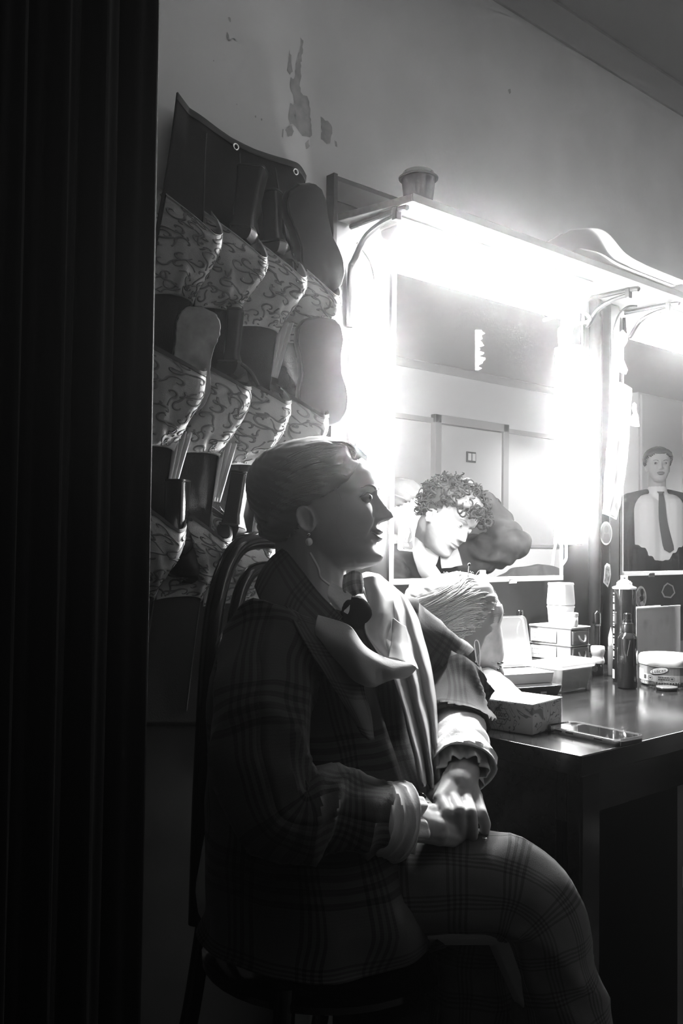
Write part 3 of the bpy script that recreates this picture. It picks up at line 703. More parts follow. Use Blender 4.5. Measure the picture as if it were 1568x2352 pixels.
# slim clear bottle with pointed tip
b=stand(1402,1553,.0075); z1=zpx(1483,b,1402)-Z; z2=zpx(1441,b,1403)-Z
e=empty('dropper_bottle',b,'slim clear bottle with a pointed tip left of the tall spray can','bottle')
m=MB().lathe([(0,0),(.0068,0),(.0075,.002),(.0075,z1-.003),(.007,z1),(0,z1)],b); obj('bottle_body',m,clear_mat('clear_grey',.75,.1,.4,.5),e)
m=MB().lathe([(0,z1+.0002),(.0064,z1+.0002),(.0068,z1+.004),(.0066,z1+.02),(.0048,z1+.03),(.0006,z2),(0,z2)],b); obj('tip_cap',m,M_cl2,e)
# black comb-brush standing behind
b=on_y(1371,1500,1.425); b=V((b.x,1.425,Z)); zt=on_y(1371,1404,1.425).z; zm=on_y(1371,1432,1.425).z
e=empty('razor',b,'black slim handled razor leaning upright by the dark panel','razor')
m=MB().tube([b+V((0,0,0)),V((b.x,b.y,zm))],[.006,.0065],10); obj('handle',m,M_black,e)
m=MB().tube([V((b.x-.004,b.y,zm+.0002)),V((b.x-.004,b.y,zt-.006)),V((b.x-.002,b.y-.004,zt))],[.011,.011,.007],12); obj('head',m,M_gb,e)
m=MB().tube([V((b.x,b.y,zm-.006)),V((b.x,b.y,zm-.002))],[.0088,.0088],12); obj('ring',m,mat('ring_grey',.3,.3,metal=.5),e)

# ---- cotton-swab tub with printed label
R=.062; b=stand(1530,1580,R); z1=zpx(1500,b,1500)-Z
zl0=.012; zl1=z1-.026
e=empty('cotton_tub',b,'round cotton-swab tub with a white lid and Luscan label','tub')
m=MB().lathe([(0,0),(R-.006,0),(R-.0015,.003),(R-.0008,.008),(R-.0008,z1-.024),(0,z1-.024)],b); obj('tub_body',m,clear_mat('tub_clear',.95,.1,.25,.9),e)
sd=(V((-b.x,-b.y,0)).normalized()); sl=V((-sd.y,sd.x,0)); 
sgn=1 if sl.dot(_R)>0 else -1
def wp(a,z,o=0): return b+(sd*math.cos(a)+sl*(sgn*math.sin(a)))*(R+o)+V((0,0,z))   # +a to the viewer's right
def band(a0,a1,z0,z1,o,m,mi,n=24):
    for k in range(n):
        x0=lerp(a0,a1,k/n); x1=lerp(a0,a1,(k+1)/n); m.add([wp(x0,z0,o),wp(x1,z0,o),wp(x1,z1,o),wp(x0,z1,o)],[(0,1,2,3)],m=mi)
m=MB(); zm=lerp(zl0,zl1,.46)
band(-1.5,1.5,zl0,zm,.0,m,0); band(-1.5,1.5,zm,zl1,.0,m,1)
band(-1.45,-1.0,zl0+.002,lerp(zl0,zl1,.74),.0004,m,2,8)
A0=-.28; zc=lerp(zl0,zl1,.73)
def leaf(s,o,mi):
    P=[]; n=20
    for k in range(n+1): x=-1+2*k/n; P.append((x,math.sqrt(max(0,1-abs(x)**2.2))))
    up=[(x,y*.0075*s+x*.004) for x,y in P]; dn=[(x,-y*.0065*s+x*.004) for x,y in P]
    m.add([wp(A0+x*.34*(.85+.15*s),zc+y,o) for x,y in up]+[wp(A0+x*.34*(.85+.15*s),zc+y,o) for x,y in dn],[(i,i+1,n+1+i+1,n+1+i) for i in range(n)],m=mi)
leaf(1.22,.0006,3); leaf(1,.0009,2)
vs,fs=text_mesh('Luscan',.0125,lambda x,y:wp(A0+x/R,zc+y+x*.17,.0013),'t'); m.add(vs,fs,m=3)
for r in range(2):
    for k in range(9): a=-.30+k*.045; zz=lerp(zl0,zl1,.27-.15*r); band(a,a+.026+.01*((k*5+r)%2),zz,zz+.0032,.0005,m,3,1)
for a in (-.62,.20):
    for k in range(16):
        t0,t1=2*PI*k/16,2*PI*(k+1)/16; zz=lerp(zl0,zl1,.22)
        m.add([wp(a+math.cos(t)*rr/R,zz+math.sin(t)*rr,.0005) for t,rr in ((t0,.0055),(t1,.0055),(t1,.0062),(t0,.0062))],[(0,1,2,3)],m=3)
    band(a-.04,a+.04,zz-.001,zz+.002,.0005,m,3,2)
band(-.95,-.82,zl0+.004,zl0+.014,.0005,m,3,3)
obj('label',m,[mat('label_pale',.5,.6),mat('label_mid',.2,.6),M_white,M_ink],e,fixn=False,smooth=False)
m=MB().lathe([(R-.002,z1-.0238),(R+.002,z1-.0236),(R+.003,z1-.020),(R+.0028,z1-.006),(R-.001,z1-.001),(R-.008,z1),(0,z1)],b,n=64); obj('lid',m,M_white,e,angle=60)
m=MB(); 
for k in range(26):
    a=-1.4+2.8*k/25; p=wp(a,.006,-.005); m.ellipsoid(p,.003,.003,.0045,nu=8,nv=6)
obj('swab_tips',m,mat('cotton',.8,.95),e)
# dark compact in front
b=stand(1531,1589,.024)
e=empty('compact',b,'flat dark compact lying before the cotton-swab tub','compact')
m=MB().lathe([(0,0),(.022,0),(.024,.002),(.024,.0055),(0,.0055)],b); obj('base',m,M_gb,e)
m=MB().lathe([(.0235,.0057),(.0242,.0065),(.0235,.0085),(.018,.0095),(0,.0095)],b); obj('lid',m,mat('compact_lid',.12,.15,coat=.6),e)
# clear acrylic organiser box behind the tub
p0=on_y(1461,1400,1.40); zt=p0.z; x0=p0.x
e=empty('acrylic_box',(x0,1.40,Z),'clear smudged acrylic box behind the cotton-swab tub','box')
x1=x0+.24; y1=1.466
M_ac=clear_mat('acrylic',.92,.15,.6,.95)
m=MB(); m.box((x0,1.40,Z),(x1,1.403,zt-.0001)); obj('front_panel',m,M_ac,e)
m=MB(); m.box((x0,1.4031,Z),(x0+.003,y1,zt-.0001)); obj('side_panel',m,M_ac,e)
m=MB(); m.box((x0+.0032,y1-.003,Z),(x1,y1,zt-.0001)); obj('back_panel',m,mat('milky_back',.85,.5),e)
m=MB(); m.box((x0-.001,1.399,zt),(x1,1.404,zt+.004)); obj('rim',m,M_white,e)
m=MB()
rnd=random.Random(5)
for k in range(9):
    cx=x0+.02+rnd.random()*.15; cz=Z+.03+rnd.random()*(zt-Z-.06); n=14
    m.add([V((cx+(.008+.004*rnd.random())*math.cos(2*PI*j/n),1.3994,cz+(.012+.005*rnd.random())*math.sin(2*PI*j/n))) for j in range(n)],[tuple(range(n))])
o_=obj('smudge_pattern',m,clear_mat('smudge',.9,.5,.5,.95),e,smooth=False,fixn=False); o_['kind']='stuff'

# ---- things on the shelf
ZSH=ZS+T_SH
b=on_y(960,470,1.395); b=V((b.x,1.395,ZSH+.0008)); 
rt=px_r(82,V((b.x,b.y,ZSH+.08))); rb=rt*.72; zr=on_y(960,408,1.395).z-b.z
e=empty('paper_cup',b,'paper coffee cup with a clear lid standing on the shelf','cup')
m=MB().lathe([(0,.002),(rb-.002,.002),(rb-.001,0),(rb,0),(rt-.002,zr-.003),(rt-.001,zr-.002),(0,zr-.002)],b); obj('cup_body',m,mat('cup_brown',.045,.7),e)
m=MB().lathe([(rt,zr-.004),(rt+.004,zr-.004),(rt+.0045,zr-.001),(rt+.002,zr+.001),(rt-.002,zr+.003),(rt-.005,zr+.010),(rt-.007,zr+.012),(rt-.012,zr+.0105),(0,zr+.010)],b); obj('lid',m,clear_mat('lid_clear',.8,.15,.45,.6),e)
# loose papers curling off the shelf
def shp(px,py,y,dz=0): return on_y(px,py,y)+V((0,0,dz))
zS=ZSH+.002
M_thin=clear_mat('thin_paper',.9,.6,.96,.92)
xa=on_y(1306,575,YS).x; xe_=on_y(1560,660,YS-.03).x
for i,(lab,dz,s_) in enumerate((('upper white paper sheet curling up at the shelf edge',.0035,1.0),('lower white paper sheet lying on the shelf under a curled one',.0008,.25))):
    rows=[]
    for j in range(5):
        v=j/4; row=[]
        for k in range(7):
            uu=k/6; x=lerp(xa+.05*(1-s_),xe_,uu)
            y=YS-.050*s_*sstep(0,.25,uu)-.006+v*.17
            curl=.055*s_*math.exp(-((uu-.10)/.16)**2)*(1-.55*v)
            row.append(V((x,y,zS+dz+curl+.010*s_*(1-sstep(0,.8,uu))*(1-v))))
        rows.append(row)
    m=MB().grid(patch(rows),50,16); o=obj('paper_sheet',m,M_thin if i==0 else M_paper,solid=.0006); tag(o,lab,'paper')

# ---- stickers, photo and torn tape
def sticker(name,label,cat,px_out,y,mt_edge,mt_in,inset=.82,detail=None,th=.0006,ym=None):
    P=[on_y(a,b,y) for a,b in px_out]; c=sum(P,V((0,0,0)))/len(P)
    e=empty(name,c,label,cat)
    m=MB(); m.loft([[V((p.x,y-t,p.z)) for p in P] for t in (0,th)]); obj('backing',m,mt_edge,e,smooth=False)
    m=MB(); Q=[c+(p-c)*inset for p in P]; m.loft([[V((p.x,y-th-.0001-t,p.z)) for p in Q] for t in (0,.0003)]); obj('picture',m,mt_in,e,smooth=False)
    if detail:
        m=MB()
        for mi,poly in detail:
            PP=[on_y(a,b,y) for a,b in poly]; m.add([V((p.x,y-th-.0008-.0001*mi,p.z)) for p in PP],[tuple(range(len(PP)))],m=mi)
        obj('drawing',m,[mat('print_dark',.02,.8),mat('print_mid',.08,.8),mat('print_light',.6,.7)],e,smooth=False,fixn=False)
    return e
def ell(cx,cy,a,b,n=28): return [(cx+a*math.cos(2*PI*k/n),cy+b*math.sin(2*PI*k/n)) for k in range(n)]
M_edge=mat('sticker_edge',.62,.5); M_pic=mat('sticker_print',.22,.5,noise_amt=.8,noise_scale=90)
YB=1.4695
sticker('round_sticker','oval portrait sticker on the upright below the white bag','sticker',ell(1391,1225,14,27),YB,M_edge,mat('sticker_grey',.16,.5),.86,[(1,ell(1391,1216,5,9)),(1,[(1383,1240),(1386,1226),(1396,1226),(1400,1240),(1396,1247),(1386,1247)])])
sticker('long_sticker','narrow torn strip sticker on the upright under the oval portrait','sticker',[(1388,1300),(1393,1293),(1400,1297),(1402,1320),(1399,1338),(1395,1349),(1390,1343),(1385,1338),(1387,1320)],YB,M_edge,M_pic,.8)
YP=1.4998
sticker('round_sticker','round sticker with a figure on the panel beside the tall spray can','sticker',ell(1471,1372,12.5,26),YP,M_edge,mat('sticker_grey2',.25,.5,noise_amt=.5,noise_scale=120),.82,[(0,ell(1473,1360,3.5,8)),(0,[(1467,1372),(1474,1366),(1477,1376),(1472,1386)]),(2,[(1468,1384),(1474,1380),(1478,1388),(1470,1394)])])
sticker('oval_sticker','pale rimmed sticker under the second mirror at the panel','sticker',[(1518,1360),(1524,1345),(1532,1338),(1545,1345),(1550,1362),(1540,1374),(1524,1372)],YP,M_edge,mat('sticker_dk',.07,.5),.8)
YM=MY-.0003
sticker('cutout_sticker','small cut-out sticker of a long-haired figure stuck on the second mirror','sticker',[(1447,962),(1453,950),(1450,938),(1452,928),(1456,924),(1461,929),(1461,945),(1465,955),(1468,980),(1456,980),(1443,976)],YM,mat('sticker_pale',.8,.5),mat('sticker_pale2',.55,.5),.8,[(1,[(1453,932),(1458,930),(1459,950),(1454,950)])])
crd=[(918,1197),(950,1200),(953,1203),(950,1262),(947,1267),(916,1264),(913,1260),(916,1199)]
sticker('portrait_card','small white-edged card with a long-haired portrait stuck on the mirror corner','card',crd,YM,M_paper,mat('card_pale',.42,.6),.88,
  [(1,[(937,1211),(941,1212),(944,1222),(944,1235),(940,1243),(936,1250),(934,1243),(938,1236),(941,1226),(939,1216)]),
   (0,[(941,1217),(943.5,1222),(942,1230),(938,1239),(935,1250),(934,1243),(938,1232),(940,1224)]),
   (1,[(931,1222),(932,1230),(931,1240),(927,1243),(930,1235)]),(0,[(934,1217),(936,1217.5),(936,1219),(934.5,1219)]),
   (1,[(919,1257),(922,1248),(926,1243),(933,1246),(940,1245),(946,1240),(947,1258),(940,1261),(925,1259)]),
   (0,[(925,1260),(924,1253),(926,1252),(927,1261)]),(0,[(937,1253),(945,1250),(945,1261),(938,1261)]),(2,[(927,1247),(936,1248),(938,1255),(928,1255)])])
tp=MB(); 
rnd=random.Random(11); L=[(1092,758+ i*4) for i in range(24)]; Rr=[(1102+rnd.uniform(-5,12),758+i*4) for i in range(24)]
P=[on_y(a,b,YM) for a,b in L+Rr[::-1]]
tp.loft([[V((p.x,YM-t,p.z)) for p in P] for t in (0,.0008)]); o=obj('tape_remnant',tp,mat('tape_white',.9,.7),smooth=False); tag(o,'torn strip of white tape stuck on the large mirror glass','tape')
# white bag hanging on the upright
bag=[[on_y(1404,872,1.455),on_y(1425,880,1.45),on_y(1447,893,1.455)],[on_y(1398,960,1.45),on_y(1420,970,1.435),on_y(1444,985,1.45)],[on_y(1391,1060,1.455),on_y(1412,1070,1.44),on_y(1435,1080,1.455)],[on_y(1383,1180,1.46),on_y(1400,1186,1.45),on_y(1415,1193,1.46)]]
e=empty('paper_bag',on_y(1415,880,1.455),'white bag hanging by a cord from the upright beside the second mirror','bag')
m=MB().grid(patch(bag,wob=.003,ws=25),20,40); obj('bag_sheet',m,mat('bag_white',.85,.7),e,solid=.004)
m=MB().tube(smooth_path([on_y(1408,872,1.455),on_y(1409,840,1.468),on_y(1411,795,1.468),on_y(1416,872,1.455)],24),.0012,6); obj('cord',m,M_white,e)
# hanging glass-shaped tag and bits near the second mirror corner
e=empty('hanging_tag',on_y(1425,760,1.463),'pale goblet-shaped cut-out hanging beside the second mirror top','tag')
P=[on_y(a,b,1.462) for a,b in ((1416,770),(1428,758),(1440,770),(1439,785),(1428,803),(1428,820),(1440,850),(1436,860),(1416,853),(1414,840),(1422,820),(1422,803),(1414,785))]
m=MB(); m.loft([[p+V((0,-t,0)) for p in P] for t in (0,.002)]); obj('cut_out',m,mat('tag_pale',.65,.5),e,smooth=False)
# ---------------------------------------------------------------- hanging shoe organiser, hung crooked on the wall
YB_=WALL_Y-.012
M_back=mat('organizer_back',.028,.85,spec=.2,bump=.3,bump_scale=500)
M_fab=mat('pocket_cloth',.58,.85,spec=.2,bump=.35,bump_scale=600)
M_scr=mat('scroll_print',.25,.85,spec=.2)
M_trim=mat('dark_binding',.09,.85,spec=.2)
M_gus=mat('pale_gusset',.72,.8,bump=.3,bump_scale=700)
OA=on_y(386,226,YB_)
ang=math.radians(7.2)
OU=V((math.cos(ang),0,-math.sin(ang))); OV=V((-math.sin(ang),0,-math.cos(ang))); ON=V((0,-1,0))
def W(u,v,n=0): return OA+OU*u+OV*v+ON*n
def uvof(px,py,n=0):
    p=on_y(px,py,YB_-n)-OA; return p.dot(OU),p.dot(OV)
e=empty('shoe_organizer',OA,'dark hanging shoe organizer with scroll-patterned pockets, hung crooked on the wall','shoe organizer')
ORG=e
u_r,_=uvof(697,395); 
CW=.1015
NC=4
VH=1.16  # cloth carried below the last row to darken the bare wall
# backing cloth with a soft, sagging top hem
def back(u,v):
    wtop=u_r; wbot=NC*CW
    vv=v*VH; k=sstep(0,.22,vv); wd=lerp(wtop,wbot,k)
    uu=u*wd
    sag=.016*(1-sstep(.0,.06,vv))*math.sin(PI*u)+ (.02*(max(0,(u-.9)/.1))**2)*(1-sstep(0,.1,vv))
    n=.006+.006*math.sin(u*9+vv*6)*(.3+.7*(1-sstep(0,.4,vv)))+.004*noise.noise(V((u*5,vv*7,1)))
    if u<.12: n+=.025*(1-u/.12)*(1-sstep(.05,.5,vv))
    return W(uu,vv+sag,max(n,.002))
m=MB().grid(back,60,120); obj('back_cloth',m,M_back,e,solid=.002)
m=MB()
def hem(u,v): 
    p=back(u,v*.012); return p+ON*.0028
m.grid(hem,60,3); obj('top_hem',m,M_trim,e,solid=.0012)
for (px,py) in ((531,343),(668,400)):
    uu,vv=uvof(px,py); c=W(uu,vv,.016)
    R3=rot_to(ON,OU); m=MB()
    ring=[]
    for k in range(20):
        a=2*PI*k/20; ring.append([c+R3@V(((.0058+.0016*math.cos(b))*math.cos(a),(.0058+.0016*math.cos(b))*math.sin(a),.0014*math.sin(b))) for b in [2*PI*j/8 for j in range(8)]])
    m.loft(ring+[ring[0]],cap=False); obj('eyelet',m,M_chrome,e)
for k in range(1,NC):
    m=MB(); m.tube([back((k/NC),v/40)+ON*.002 for v in range(1,40)],.0012,5); obj('seam',m,M_trim,e)

# pockets: gathered cloth panels bulging from the backing
def pocket(col,v0,h,bulge,skew,seed,trim,wide=1.0,dv=0,droop=.02,du=0):
    rnd=random.Random(seed)
    ub=col*CW+du; w=CW*wide
    k1,k2,k3=rnd.uniform(.5,1.5),rnd.uniform(2,4),rnd.uniform(0,6)
    def surf(s,r):
        # rim profile: quick rise to a rounded corner at s=skew, back to the cloth at s=1
        a=(s/skew) if s<skew else (1-s)/(1-skew)
        a=max(0,min(1,a)); prof=lerp(a,math.sin(a*PI/2),.30+.5*sstep(.3,1,r)) if s<skew else math.cos((1-a)*PI/2)**.62
        depth=bulge*prof*(1-.84*sstep(.10,1.12,r)-.04*r)
        depth+=bulge*.16*math.sin(PI*min(1,r*1.0))*prof
        x=ub+w*s*(1-.20*sstep(.1,1.1,r))+w*.05*r+ (prof*bulge*.2)*(s-.2)
        y=v0+h*r+dv*s + droop*(min(1,s/skew) if s<skew else prof)*(1-r)**1.2
        y-= .016*(prof+.4*s*s)*max(0,(r-.7))/.3*.75                 # bottom gathers upward at the back
        wr=.0034*math.sin((s*k2+r*k1*2.2)*5+k3)*math.sin(PI*r)*math.sin(PI*s) + .004*noise.noise(V((s*4+seed,r*5,seed*.7)))*math.sin(PI*s)*(.3+r)
        fold=.010*math.exp(-((s-.18-.55*r*k1*.8)/.055)**2)*sstep(.1,.6,r)*(1-sstep(.92,1,r))
        return W(x,y,.009+max(depth,0)+wr+fold*prof)
    m=MB().grid(surf,36,36)
    # scroll print as ribbons on the cloth
    def nrm(s,r):
        d=.004; a=surf(min(s+d,1),r)-surf(max(s-d,0),r); b=surf(s,min(r+d,1))-surf(s,max(r-d,0))
        n=a.cross(b)
        if n.length<1e-12: return ON
        n.normalize(); return n if n.dot(ON)>0 else -n
    def ribbon(P,wd):
        L=[]; Rr=[]
        for i,(s,r) in enumerate(P):
            q=P[min(i+1,len(P)-1)]; p=P[max(i-1,0)]; tx,ty=(q[0]-p[0])*w,(q[1]-p[1])*h; l=math.hypot(tx,ty) or 1
            ox,oy=-ty/l/w,tx/l/h; ww=wd*(.35+.65*math.sin(PI*min(1,max(.0,.12+.88*i/(len(P)-1))))**.6)
            a=(s+ox*ww,r+oy*ww); b=(s-ox*ww,r-oy*ww)
            if not all(.015<t<.985 for t in (a[0],a[1],b[0],b[1])): 
                if len(L)>1: emit(L,Rr)
                L,Rr=[],[]; continue
            L.append(surf(*a)+nrm(*a)*.0013); Rr.append(surf(*b)+nrm(*b)*.0013)
        if len(L)>1: emit(L,Rr)
    def emit(L,Rr):
        n=len(L); m.add(L+Rr,[(i,i+1,n+i+1,n+i) for i in range(n-1)],m=1)
    def curl(cx,cy,R,a0,turn,sgn,tail):
        P=[]; N=26
        for i in range(N+1):
            t=i/N; a=a0+sgn*turn*t; rr=R*(1-.86*t); P.append(((cx+rr*math.cos(a))/w,(cy+rr*math.sin(a))/h))
        # stem leading in
        a=a0; tx,ty=-sgn*math.sin(a),sgn*math.cos(a); sx,sy=cx+R*math.cos(a),cy+R*math.sin(a)
        S=[]
        for i in range(9):
            t=1-i/9; S.append(((sx-tx*tail*t+math.cos(a)*tail*.55*t*t)/w,(sy-ty*tail*t+math.sin(a)*tail*.55*t*t)/h))
        ribbon(S+P,.0018)
    step=.030; j=0; y=rnd.uniform(0,.01)
    while y<h+.01:
        x=(.5 if j%2 else 0)*step+rnd.uniform(-.004,.004)
        while x<w+.01:
            curl(x+rnd.uniform(-.004,.004),y+rnd.uniform(-.004,.004),rnd.uniform(.009,.0145),rnd.uniform(0,2*PI),rnd.uniform(3.6,5.6),rnd.choice((1,-1)),rnd.uniform(.012,.026))
            if rnd.random()<.5: curl(x+.012,y+.012,.005,rnd.uniform(0,2*PI),4.2,rnd.choice((1,-1)),.010)
            x+=step*rnd.uniform(.9,1.1)
        y+=step*.82; j+=1
    pk=obj('pocket',m,[M_fab,M_scr],e,fixn=False,angle=80)
    md=pk.modifiers.new('solid','SOLIDIFY'); md.thickness=.0012; md.offset=0
    # rim binding
    tm=MB()
    L=[]
    tw=.010 if trim else .0025
    for i in range(41):
        s=.006+.988*i/40; L.append([surf(s,0)+ON*-.0012+OV*-.0008,surf(s,0)+nrm(s,.02)*.0028,surf(s,tw/h)+nrm(s,tw/h)*.0028,surf(s,tw/h)+nrm(s,.02)*.0008])
    tm.loft(L,closed=True,cap=True); obj('rim_binding',tm,M_trim if trim else M_fab,pk,angle=60)
    return surf
def rowv(px,py): return uvof(px,py)[1]
# rows: rim heights taken where the cloth joins the backing
v1=rowv(420,455)+.005; v2=v1+.285; v3=v2+.272
H1=.192
S={}
for r,(v0,tr) in enumerate(((v1,False),(v2,True),(v3,True))):
    for c in range(NC):
        if r==2 and c>3: continue
        b=(.088,.090,.088,.082)[c]
        S[(r,c)]=pocket(c,v0+.006*c*(1 if r==0 else .6),H1+(.012 if c==0 else 0),b,(.60,.64,.62,.58)[(c+r)%4],r*10+c+3,tr,wide=1.16,droop=(.085,.055,.070)[r])
# pale pleated gussets between rows, at the column seams
for r in (1,2):
    for c in range(NC+1):
        if r==1 and c in (0,1,2): continue
        v0=(v2 if r==1 else v3)
        def gs(u,v,c=c,v0=v0):
            uu=c*CW+.001+u*.026*(1-.35*v); nn=.008+.016*abs(math.sin(u*PI*3))*(1-v)*.6+.004+.018*(1-v)*u
            return W(uu-.004,v0-.118+v*.115,nn)
        m=MB().grid(gs,18,14); obj('gusset',m,M_gus,e,solid=.001)

# ---------------------------------------------------------------- shoes standing toe-down in the pockets
M_leather=mat('black_leather',.014,.38,coat=.15); M_sole=mat('worn_sole',.26,.8,noise_amt=.35,noise_scale=30); M_sole2=mat('smooth_dark_sole',.018,.5); M_heel=mat('heel_black',.02,.28,coat=.3)
def shoe_outline(L,wd,n=40):
    # sole outline, heel end at y=0, toe at y=L (x across)
    out=[]
    tab=[(0,.0),(.03,.62),(.10,.86),(.2,.92),(.35,.80),(.5,.78),(.65,.95),(.75,1.0),(.85,.92),(.94,.66),(1,.0)]
    ys=[.5-.5*math.cos(PI*i/n) for i in range(n+1)]
    rt=[(interp(tab,y)*wd/2,y*L) for y in ys]; return rt+[(-x,y) for x,y in rt[-2:0:-1]]
def flat_shoe(label,top,side,face,L=.235,wd=.082,sole=M_sole,rough=True,group=None):
    """toe-down flat shoe; sole faces 'face', heel end at 'top'; side = down direction"""
    dn=V(side).normalized(); fc=V(face); fc=(fc-dn*fc.dot(dn)).normalized(); ac=dn.cross(fc)
    e=empty('flat_shoe',top,label,'shoe',group)
    def P(x,y,t): return V(top)+ac*x+dn*y+fc*t
    out=shoe_outline(L,wd)
    rnd=random.Random(int(wd*1e5)); jag=[(1+ (rnd.uniform(-.03,.03) if rough else 0)) for _ in out]
    m=MB(); c_=.45*L
    rings=[[P(x*k*j,(y-c_)*k+c_,t) for (x,y),j in zip(out,jag)] for k,t in ((.94,-.001),(1,0),(1,.006),(.97,.0078))]
    m.loft(rings); obj('sole',m,sole,e,angle=35)
    m=MB(); rings=[]
    for k,t in ((1.0,-.0012),(1.03,-.012),(1.0,-.028),(.90,-.043)):
        rings.append([P(x*k,(y-c_)*k+c_+(.0 if t>-.03 else .004),t) for x,y in out])
    inner=[[P(x*(k-.05),(y-c_)*(k-.04)+c_,t) for x,y in out] for k,t in ((.90,-.043),(.98,-.012),(.95,-.003))]
    m.loft(rings+inner); obj('upper',m,M_leather,e,angle=60)
    return e
def heeled_shoe(label,tip,axis,back,h=.085,w0=.046,w1=.034,dep=.042,L=.2,accent=None,group=None,maker=False,toe=None):
    """chunky-heeled shoe upside down: heel tip at 'tip', heel runs along 'axis' (down) to the seat, foot runs on into the pocket"""
    ax=V(axis).normalized(); bk=V(back); bk=(bk-ax*bk.dot(ax)).normalized(); sd=ax.cross(bk); tip=V(tip)
    e=empty('heeled_shoe',tip,label,'shoe',group)
    def P(a,b,c): return tip+sd*a+bk*b+ax*c
    m=MB(); rings=[]
    for k in range(11):
        t=k/10; w=lerp(w0,w1,t**.8)*(1+.25*max(0,t-.8)/.2); d=lerp(dep,dep*.8,t)*(1+.5*max(0,t-.8)/.2)
        rings.append([P(x,y-(0 if t<.8 else .006*(t-.8)/.2),h*t) for x,y in rrect(w/2,d/2,.007,3)])
    hl=obj('heel',MB().loft(rings),M_heel,e,angle=40,bevel=.001)
    m=MB(); m.loft([[P(x*1.0,y*1.0,z) for x,y in rrect(w0/2,dep/2,.007,3)] for z in (-.005,-.0002)]); obj('heel_tip',m,M_black,hl,bevel=.001)
    if accent:
        m=MB(); m.loft([[P(w/2*sgn_+ (.0006*sgn_),b,h*t) for b in (-dep*.25,dep*.25)]+[P(w/2*sgn_+.0002*sgn_,dep*.25,h*t)] for sgn_ in (accent,) for t,w in ((.0,w0),(.5,lerp(w0,w1,.55)),(.98,w1*1.05))],closed=True); obj('side_stripe',m,mat('heel_side',.2,.3),hl)
    if maker:
        m=MB(); 
        for k in range(9):
            t=.25+.05*k; w=lerp(w0,w1,t**.8); s=accent or 1
            for q in range(2): m.add([P(s*(w/2+.0012),b,h*tt) for b,tt in ((-.004+q*.004,t),(-.001+q*.004,t),(-.0012+q*.004,t+.03),(-.0038+q*.004,t+.03))],[(0,1,2,3)])
        obj('stamped_letters',m,M_ink,hl,smooth=False,fixn=False)
    # shank curve and sole running forward and down into the pocket
    td=V(toe).normalized() if toe is not None else (ax*.55-bk*.84).normalized()
    seat=P(0,0,h+.0005); pts=[seat+bk*.018,seat-bk*.010+ax*.003,seat-bk*.026+ax*.018,seat-bk*.030+ax*.022+td*.03,seat-bk*.026+ax*.022+td*.062]
    pp=smooth_path(pts,24); m=MB(); rings=[]
    for i,p in enumerate(pp):
        t=i/24; tt=(pp[min(i+1,24)]-pp[max(i-1,0)]).normalized(); nn=sd.cross(tt).normalized()
        w=interp([(0,.040),(.2,.05),(.45,.046),(.75,.062),(.92,.05),(1,.02)],t)
        rings.append([p+sd*x+nn*y for x,y in ((-w/2,-.002),(w/2,-.002),(w/2,.003),(-w/2,.003))])
    obj('sole',MB().loft(rings),M_sole2,e,bevel=.001)
    m=MB(); rings=[]
    for i,p in enumerate(pp):
        t=i/24; tt=(pp[min(i+1,24)]-pp[max(i-1,0)]).normalized(); nn=sd.cross(tt).normalized()
        if nn.dot(ax)<0: nn=-nn
        w=interp([(0,.044),(.2,.056),(.45,.052),(.75,.066),(.92,.05),(1,.02)],t); hh=interp([(0,.03),(.25,.034),(.5,.026),(.75,.026),(1,.008)],t)
        rings.append([p+nn*.0042+sd*(w/2*math.cos(PI*k/12))+nn*(hh*math.sin(PI*k/12)*(1 if t>.55 else (1 if k not in (4,5,6,7,8) else .75))) for k in range(13)])
    obj('upper',MB().loft(rings,closed=True),M_leather,e,angle=70)
    return e
def inpocket(px,py,n): return on_y(px,py,YB_-n)
dnv=OV
# row 1
heeled_shoe('black heeled shoe in the second top-row pocket, pale letters on its heel',inpocket(580,392,.052),inpocket(560,525,.045)-inpocket(580,392,.052),(-.75,-.55,0),h=.118,w0=.056,w1=.040,dep=.042,accent=1,maker=True,toe=OV+ON*.05)
heeled_shoe('black heeled shoe toe-down in the third pocket of the top row, in shadow',inpocket(622,445,.040),inpocket(628,550,.040)-inpocket(622,445,.040),(-.8,-.4,0),h=.095,w0=.038,w1=.030,dep=.036,toe=OV+OU*.1)
flat_shoe('dark flat shoe toe-down in the end pocket of the top row, sole out',inpocket(690,424,.078),inpocket(748,640,.050)-inpocket(690,424,.078),(-.38,-.92,.1),L=.225,wd=.094,sole=M_sole2,rough=False)
# row 2
flat_shoe('flat shoe with a pale worn sole in the first pocket of the middle row',inpocket(464,706,.076),inpocket(426,900,.042)-inpocket(464,706,.076),(-.38,-.92,.05),L=.20,wd=.088)
m=MB().ellipsoid(inpocket(450,866,.078),.0145,.0145,.0135); o=obj('ball',m,mat('ball_pale',.5,.5)); tag(o,'small pale ball peeking from the pocket before the worn sole','ball')
heeled_shoe('heeled shoe toe-down in the second pocket of the middle row, bright heel edge',inpocket(541,716,.045),inpocket(531,830,.045)-inpocket(541,716,.045),(-.8,-.5,0),h=.10,w0=.028,w1=.026,dep=.03,accent=1,toe=OV+ON*.05)
flat_shoe('dark flat shoe in the end pocket of the middle row beside the bright lamp',inpocket(732,728,.078),inpocket(744,960,.052)-inpocket(732,728,.078),(-.42,-.9,.05),L=.225,wd=.105,sole=M_sole2,rough=False)
m=MB().tube(smooth_path([inpocket(556,838,.075),inpocket(566,845,.088),inpocket(580,862,.092),inpocket(592,885,.085)],16),.004,8); o=obj('strap',m,M_blackmat); tag(o,'black strap end hanging out of a middle-row pocket','strap')
